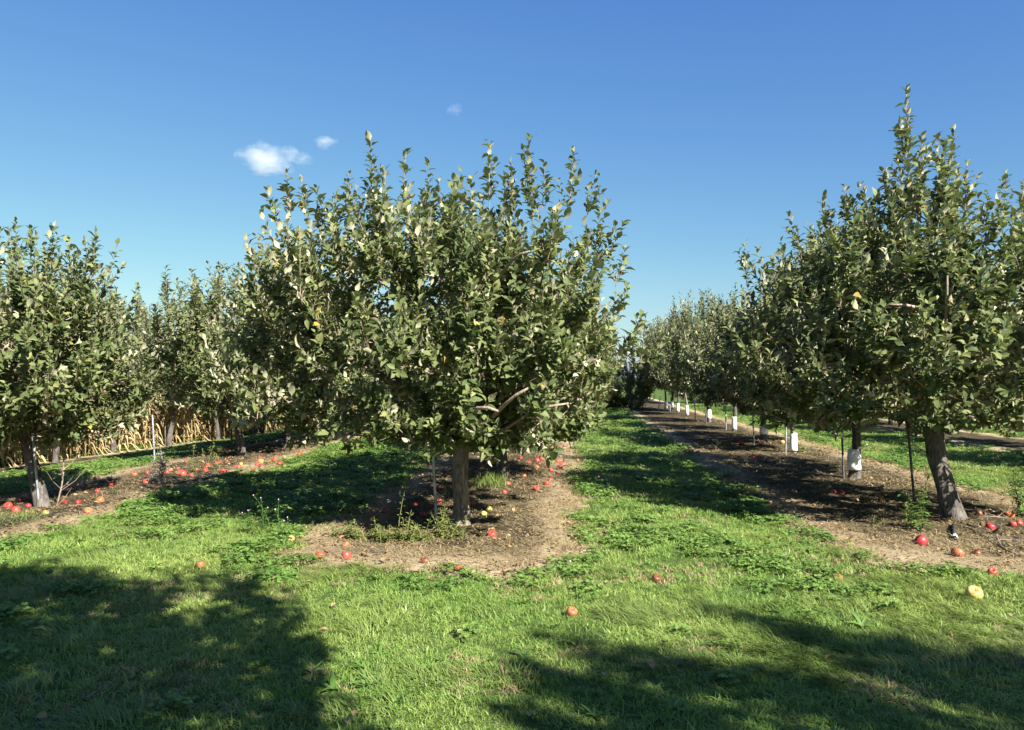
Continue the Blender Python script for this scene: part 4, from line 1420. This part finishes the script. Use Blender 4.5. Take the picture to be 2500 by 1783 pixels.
x, y = k6(1500, 1085)
weed_plant(x, y, .58, 'tall leafy weed with a ragged seed head in front of the thick right trunk', None, 'weed', .085, 26, 3, 7, True)
x, y = k6(1440, 1060)
weed_plant(x, y, .36, 'shorter leafy weed left of the tall weed at the thick right trunk', None, 'weed', .075, 18, 3, 8)
x, y = k6(1375, 1080)
weed_plant(x, y, .26, 'small yellowing weed spike left of the thick right trunk', None, 'weed_yellow', .04, 14, 1, 9, True)
x, y = k6(1165, 1055)
weed_plant(x, y, .14, 'tiny yellow weed at the shaded front of the right strip', None, 'weed_yellow', .035, 10, 2, 10)
x, y = k6(1225, 1060)
weed_plant(x, y, .13, 'tiny reddish stemmed weed left of the right trunk', None, 'weed_yellow', .03, 10, 2, 11)
x, y = k6(2140, 985)
weed_plant(x, y, .68, 'tall green weed with plumed top at the right edge', None, 'weed', .10, 24, 4, 12, True)
x, y = k6(720, 560)
weed_plant(x, y, .42, 'reddish dry weed right of the second white wrapped trunk', None, 'weed_yellow', .07, 20, 4, 13)
for (a, b, h, lb) in ((75, 1010, .34, 'clover like weed with pink flower heads left of the middle strip, leftmost of three'), (125, 1040, .42, 'clover like weed with pink flower heads left of the middle strip, middle of three'),
                      (240, 1060, .30, 'clover like weed with pink flower heads left of the middle strip, rightmost of three')):
    x, y = k3(a, b)
    weed_plant(x, y, h, lb, None, 'weed', .05, 20, 3, int(a), False, True)
for (a, b, h, lb) in ((965, 1335, .42, 'thin green weed standing among the left apples, left of two'), (1005, 1315, .40, 'thin green weed standing among the left apples, right of two'),
                      (1100, 1318, .28, 'small green weed among the far left apples')):
    x, y = k1(a, b)
    weed_plant(x, y, h, lb, None, 'weed_yellow', .06, 18, 2, int(a), True)

# green tuft growing in the middle strip
x, y, z = ground_at(*k3(1500, 735))
o = link(bpy.data.objects.new('grass_tuft', blades(600, 260, .26, .26, .5, .006, M['grass_long'], None, .08)))
o.location = (x, y, z); tag(o, 'tall green grass tuft growing in the soil behind the middle trunk', 'grass tuft')
x, y, z = ground_at(30, 1275)
o = link(bpy.data.objects.new('grass_tuft', blades(601, 320, .16, .32, .9, .005, M['grass_long'], None, .02)))
o.location = (x, y, z); tag(o, 'round green grass tuft at the far left edge of the left strip', 'grass tuft')

# dry sapling and the dead clump on the left strip
def dry_branchy(name, px, py, h, label, cat, seed, n, spread, mat='twig', leaves=0):
    x, y, z = ground_at(px, py)
    root = empty(name, (x, y, z)); tag(root, label, cat)
    r = np.random.default_rng(seed)
    mb, lf = MB(), MB()
    P = [np.array([.07 * math.sin(t * 4) * h + .12 * t * t * h, .02 * t, -.03 + (h + .03) * t]) for t in np.linspace(0, 1, 8)]
    mb.tube(P, [.011, .010, .009, .008, .007, .005, .004, .002], 6, 0, True, .05, seed)
    for i in range(n):
        t = r.uniform(.03, .9)
        p = np.array([np.interp(t, np.linspace(0, 1, 8), [q[k] for q in P]) for k in range(3)])
        d = unit(np.array([*r.normal(0, spread, 2), r.uniform(.2, 1)]))
        l = h * r.uniform(.15, .42) * (1.1 - .6 * t)
        e = p + d * l + np.array([0, 0, .2 * l])
        mb.tube([p, p + d * l * .5, e], [.005, .0035, .0015], 4, 0, False)
        for k in range(leaves):
            q = p + (e - p) * r.uniform(.3, 1)
            dd = r.normal(0, 1, 3)
            lf.leaf(q, dd, r.normal(0, 1, 3), r.uniform(.02, .045), .015, 0, r.uniform(0, 1), .4, .5)
    mb.build('stem', [M[mat]], root)
    if lf.v:
        lf.build('foliage', [M['grey_dead'] if mat == 'grey_dead' else M['deadleaf']], root)


x, y = k1(275, 1500)
dry_branchy('dry_sapling', x, y, .95, 'dry reddish sapling with bare twigs in front of the leaning left trunk', 'sapling', 61, 22, .55, 'twig', 2)
x, y = k1(785, 1392)
dry_branchy('dead_clump', x, y, .48, 'grey dead weed clump under the tall stake on the left strip', 'dead weed', 62, 80, .8, 'grey_dead', 4)

# pipe end with a white cap, and the drip hose
a = ground_at(*k6(1697, 1035), .03); b = ground_at(*k6(1706, 1105), .04); c = ground_at(*k6(1708, 1128), .04)
root = empty('irrigation_pipe', b); tag(root, 'short black irrigation pipe end with a white band by the right trunk', 'pipe')
loc = lambda p: tuple(np.array(p) - np.array(b))
mb = MB(); mb.tube([loc(a), loc(((a[0] + b[0]) / 2, (a[1] + b[1]) / 2, .05)), (0, 0, 0)], [.018, .019, .019], 12, 0, True); mb.build('pipe', [M['hose']], root)
mb = MB(); mb.tube([(0, 0, 0), tuple(np.array(loc(c)) * .55)], [.023, .023], 14, 0, True); mb.build('white_band', [M['cap']], root)
mb = MB(); mb.tube([tuple(np.array(loc(c)) * .55), loc(c)], [.021, .021], 14, 0, True); mb.build('end_plug', [M['hose']], root)

mb = MB()
hp = [k1(-60, 1590), k1(60, 1560), k1(180, 1555), k1(400, 1505), k1(560, 1470), k1(640, 1452)]
P = [ground_at(px, py, .03) for px, py in hp]
mb.tube(P, [.017] * len(P), 8, 0, True)
o = mb.build('irrigation_hose', [M['hose']]); tag(o, 'black irrigation hose along the near grass edge of the left strip', 'hose')
mb = MB()
P = [ground_at(px, py, .03) for px, py in (k1(830, 1400), k1(900, 1378), k1(1000, 1362), k1(1080, 1345), k1(1200, 1318))]
mb.tube(P, [.02] * len(P), 8, 0, True)
o = mb.build('irrigation_hose', [M['hose']]); tag(o, 'black irrigation hose between the dead clump and the far left apples', 'hose')


def stick(pix, label, r=.008, mat='bark_pale', seed=0):
    P = [np.array(ground_at(*k6(a, b), .02 + h)) for (a, b, h) in pix]
    o0 = P[0].copy()
    mb = MB()
    mb.tube([p - o0 for p in P], list(np.linspace(r, r * .5, len(P))), 7, 0, True, .08, seed)
    rr = np.random.default_rng(seed)
    for k in range(3):
        i = int(rr.integers(1, len(P)))
        q = P[i] - o0
        mb.tube([q, q + np.array([rr.normal(0, .10), rr.normal(0, .08), .05])], [r * .4, r * .2], 5, 0, False)
    o = mb.build('fallen_twig', [M[mat]]); o.location = tuple(o0)
    tag(o, label, 'twig', 'fallen twigs right of the thick trunk')


stick([(1840, 982, .02), (1900, 976, .03), (1990, 980, .03), (2062, 990, 0)], 'pale straight twig at the back, ending at an orange red apple', .008, seed=1)
stick([(1790, 1030, .02), (1860, 1058, .03), (1935, 1080, .05), (1985, 1110, .04), (2015, 1165, 0)], 'pale bent twig below the crimson apple', .010, seed=2)
stick([(1930, 1132, .02), (2030, 1130, .02), (2135, 1136, .01)], 'pale short twig lying level near the right edge', .009, seed=3)
stick([(1990, 1165, .02), (2060, 1205, .03), (2165, 1243, .0)], 'brown twig running out at the right edge, nearest of the twigs', .008, 'bark', 4)
stick([(1960, 1085, .02), (1990, 1062, .06), (2015, 1040, .10)], 'dark forked stub standing by the crimson apple', .012, 'bark', 5)
stick([(2040, 1175, .01), (2140, 1142, .03)], 'thin brown twig crossing the level pale twig', .006, 'bark', 6)

# sawn side limb on the fourth tree of the right row
# ------------------------------------------------------------------ clouds
def mat_cloud(dens, seed, size):
    m, nt, out = new_mat('cloud_vapour')
    tc = N(nt, 'ShaderNodeTexCoord').outputs['Object']
    n = N(nt, 'ShaderNodeTexNoise', Scale=1.25, Detail=7, Roughness=.62)
    ad = N(nt, 'ShaderNodeVectorMath', operation='ADD'); ad.inputs[1].default_value = (seed, seed * 2, 0)
    nt.links.new(tc, ad.inputs[0]); nt.links.new(ad.outputs[0], n.inputs['Vector'])
    ln = N(nt, 'ShaderNodeVectorMath', operation='LENGTH'); nt.links.new(tc, ln.inputs[0])
    a = N(nt, 'ShaderNodeMath', operation='SUBTRACT'); a.inputs[0].default_value = 1.0
    nt.links.new(ln.outputs['Value'], a.inputs[1])
    b = N(nt, 'ShaderNodeMath', operation='MULTIPLY_ADD'); b.inputs[1].default_value = 3.4; b.inputs[2].default_value = -1.95
    nt.links.new(n.outputs[0], b.inputs[0])
    c = N(nt, 'ShaderNodeMath', operation='ADD'); nt.links.new(a.outputs[0], c.inputs[0]); nt.links.new(b.outputs[0], c.inputs[1])
    e = N(nt, 'ShaderNodeMath', operation='MULTIPLY', use_clamp=False); e.inputs[1].default_value = dens
    mx = N(nt, 'ShaderNodeMath', operation='MAXIMUM'); mx.inputs[1].default_value = 0
    nt.links.new(c.outputs[0], mx.inputs[0]); nt.links.new(mx.outputs[0], e.inputs[0])
    v = N(nt, 'ShaderNodeVolumePrincipled'); v.inputs['Color'].default_value = (.98, .98, .98, 1); v.inputs['Anisotropy'].default_value = .2
    nt.links.new(e.outputs[0], v.inputs['Density'])
    nt.links.new(v.outputs[0], out.inputs['Volume'])
    return m


def cloud(px, py, w, h, dist, dens, seed, label):
    d = ray(px, py)
    p = np.array([0, 0, CAM_H]) + d * dist
    mb = MB()
    mb.lathe([(max(.001, math.sin(t)), -math.cos(t)) for t in np.linspace(0, PI, 13)], 20)
    o = mb.build('cloud', [mat_cloud(dens, seed, w)])
    s = dist / F_PX
    o.location = tuple(p)
    o.scale = (w * s * .5, h * s * .8, h * s * .5)
    tag(o, label, 'cloud')


cloud(655, 388, 168, 92, 500, .085, 3.1, 'small bright white cloud above the left shoulder of the middle tree')
cloud(740, 388, 70, 40, 500, .05, 8.4, 'faint wisp touching the right side of the small white cloud')
cloud(795, 348, 75, 42, 520, .06, 5.2, 'faint wispy cloud up and right of the small white cloud')
cloud(1110, 268, 50, 34, 560, .03, 9.7, 'very faint tiny wisp high above the middle tree')
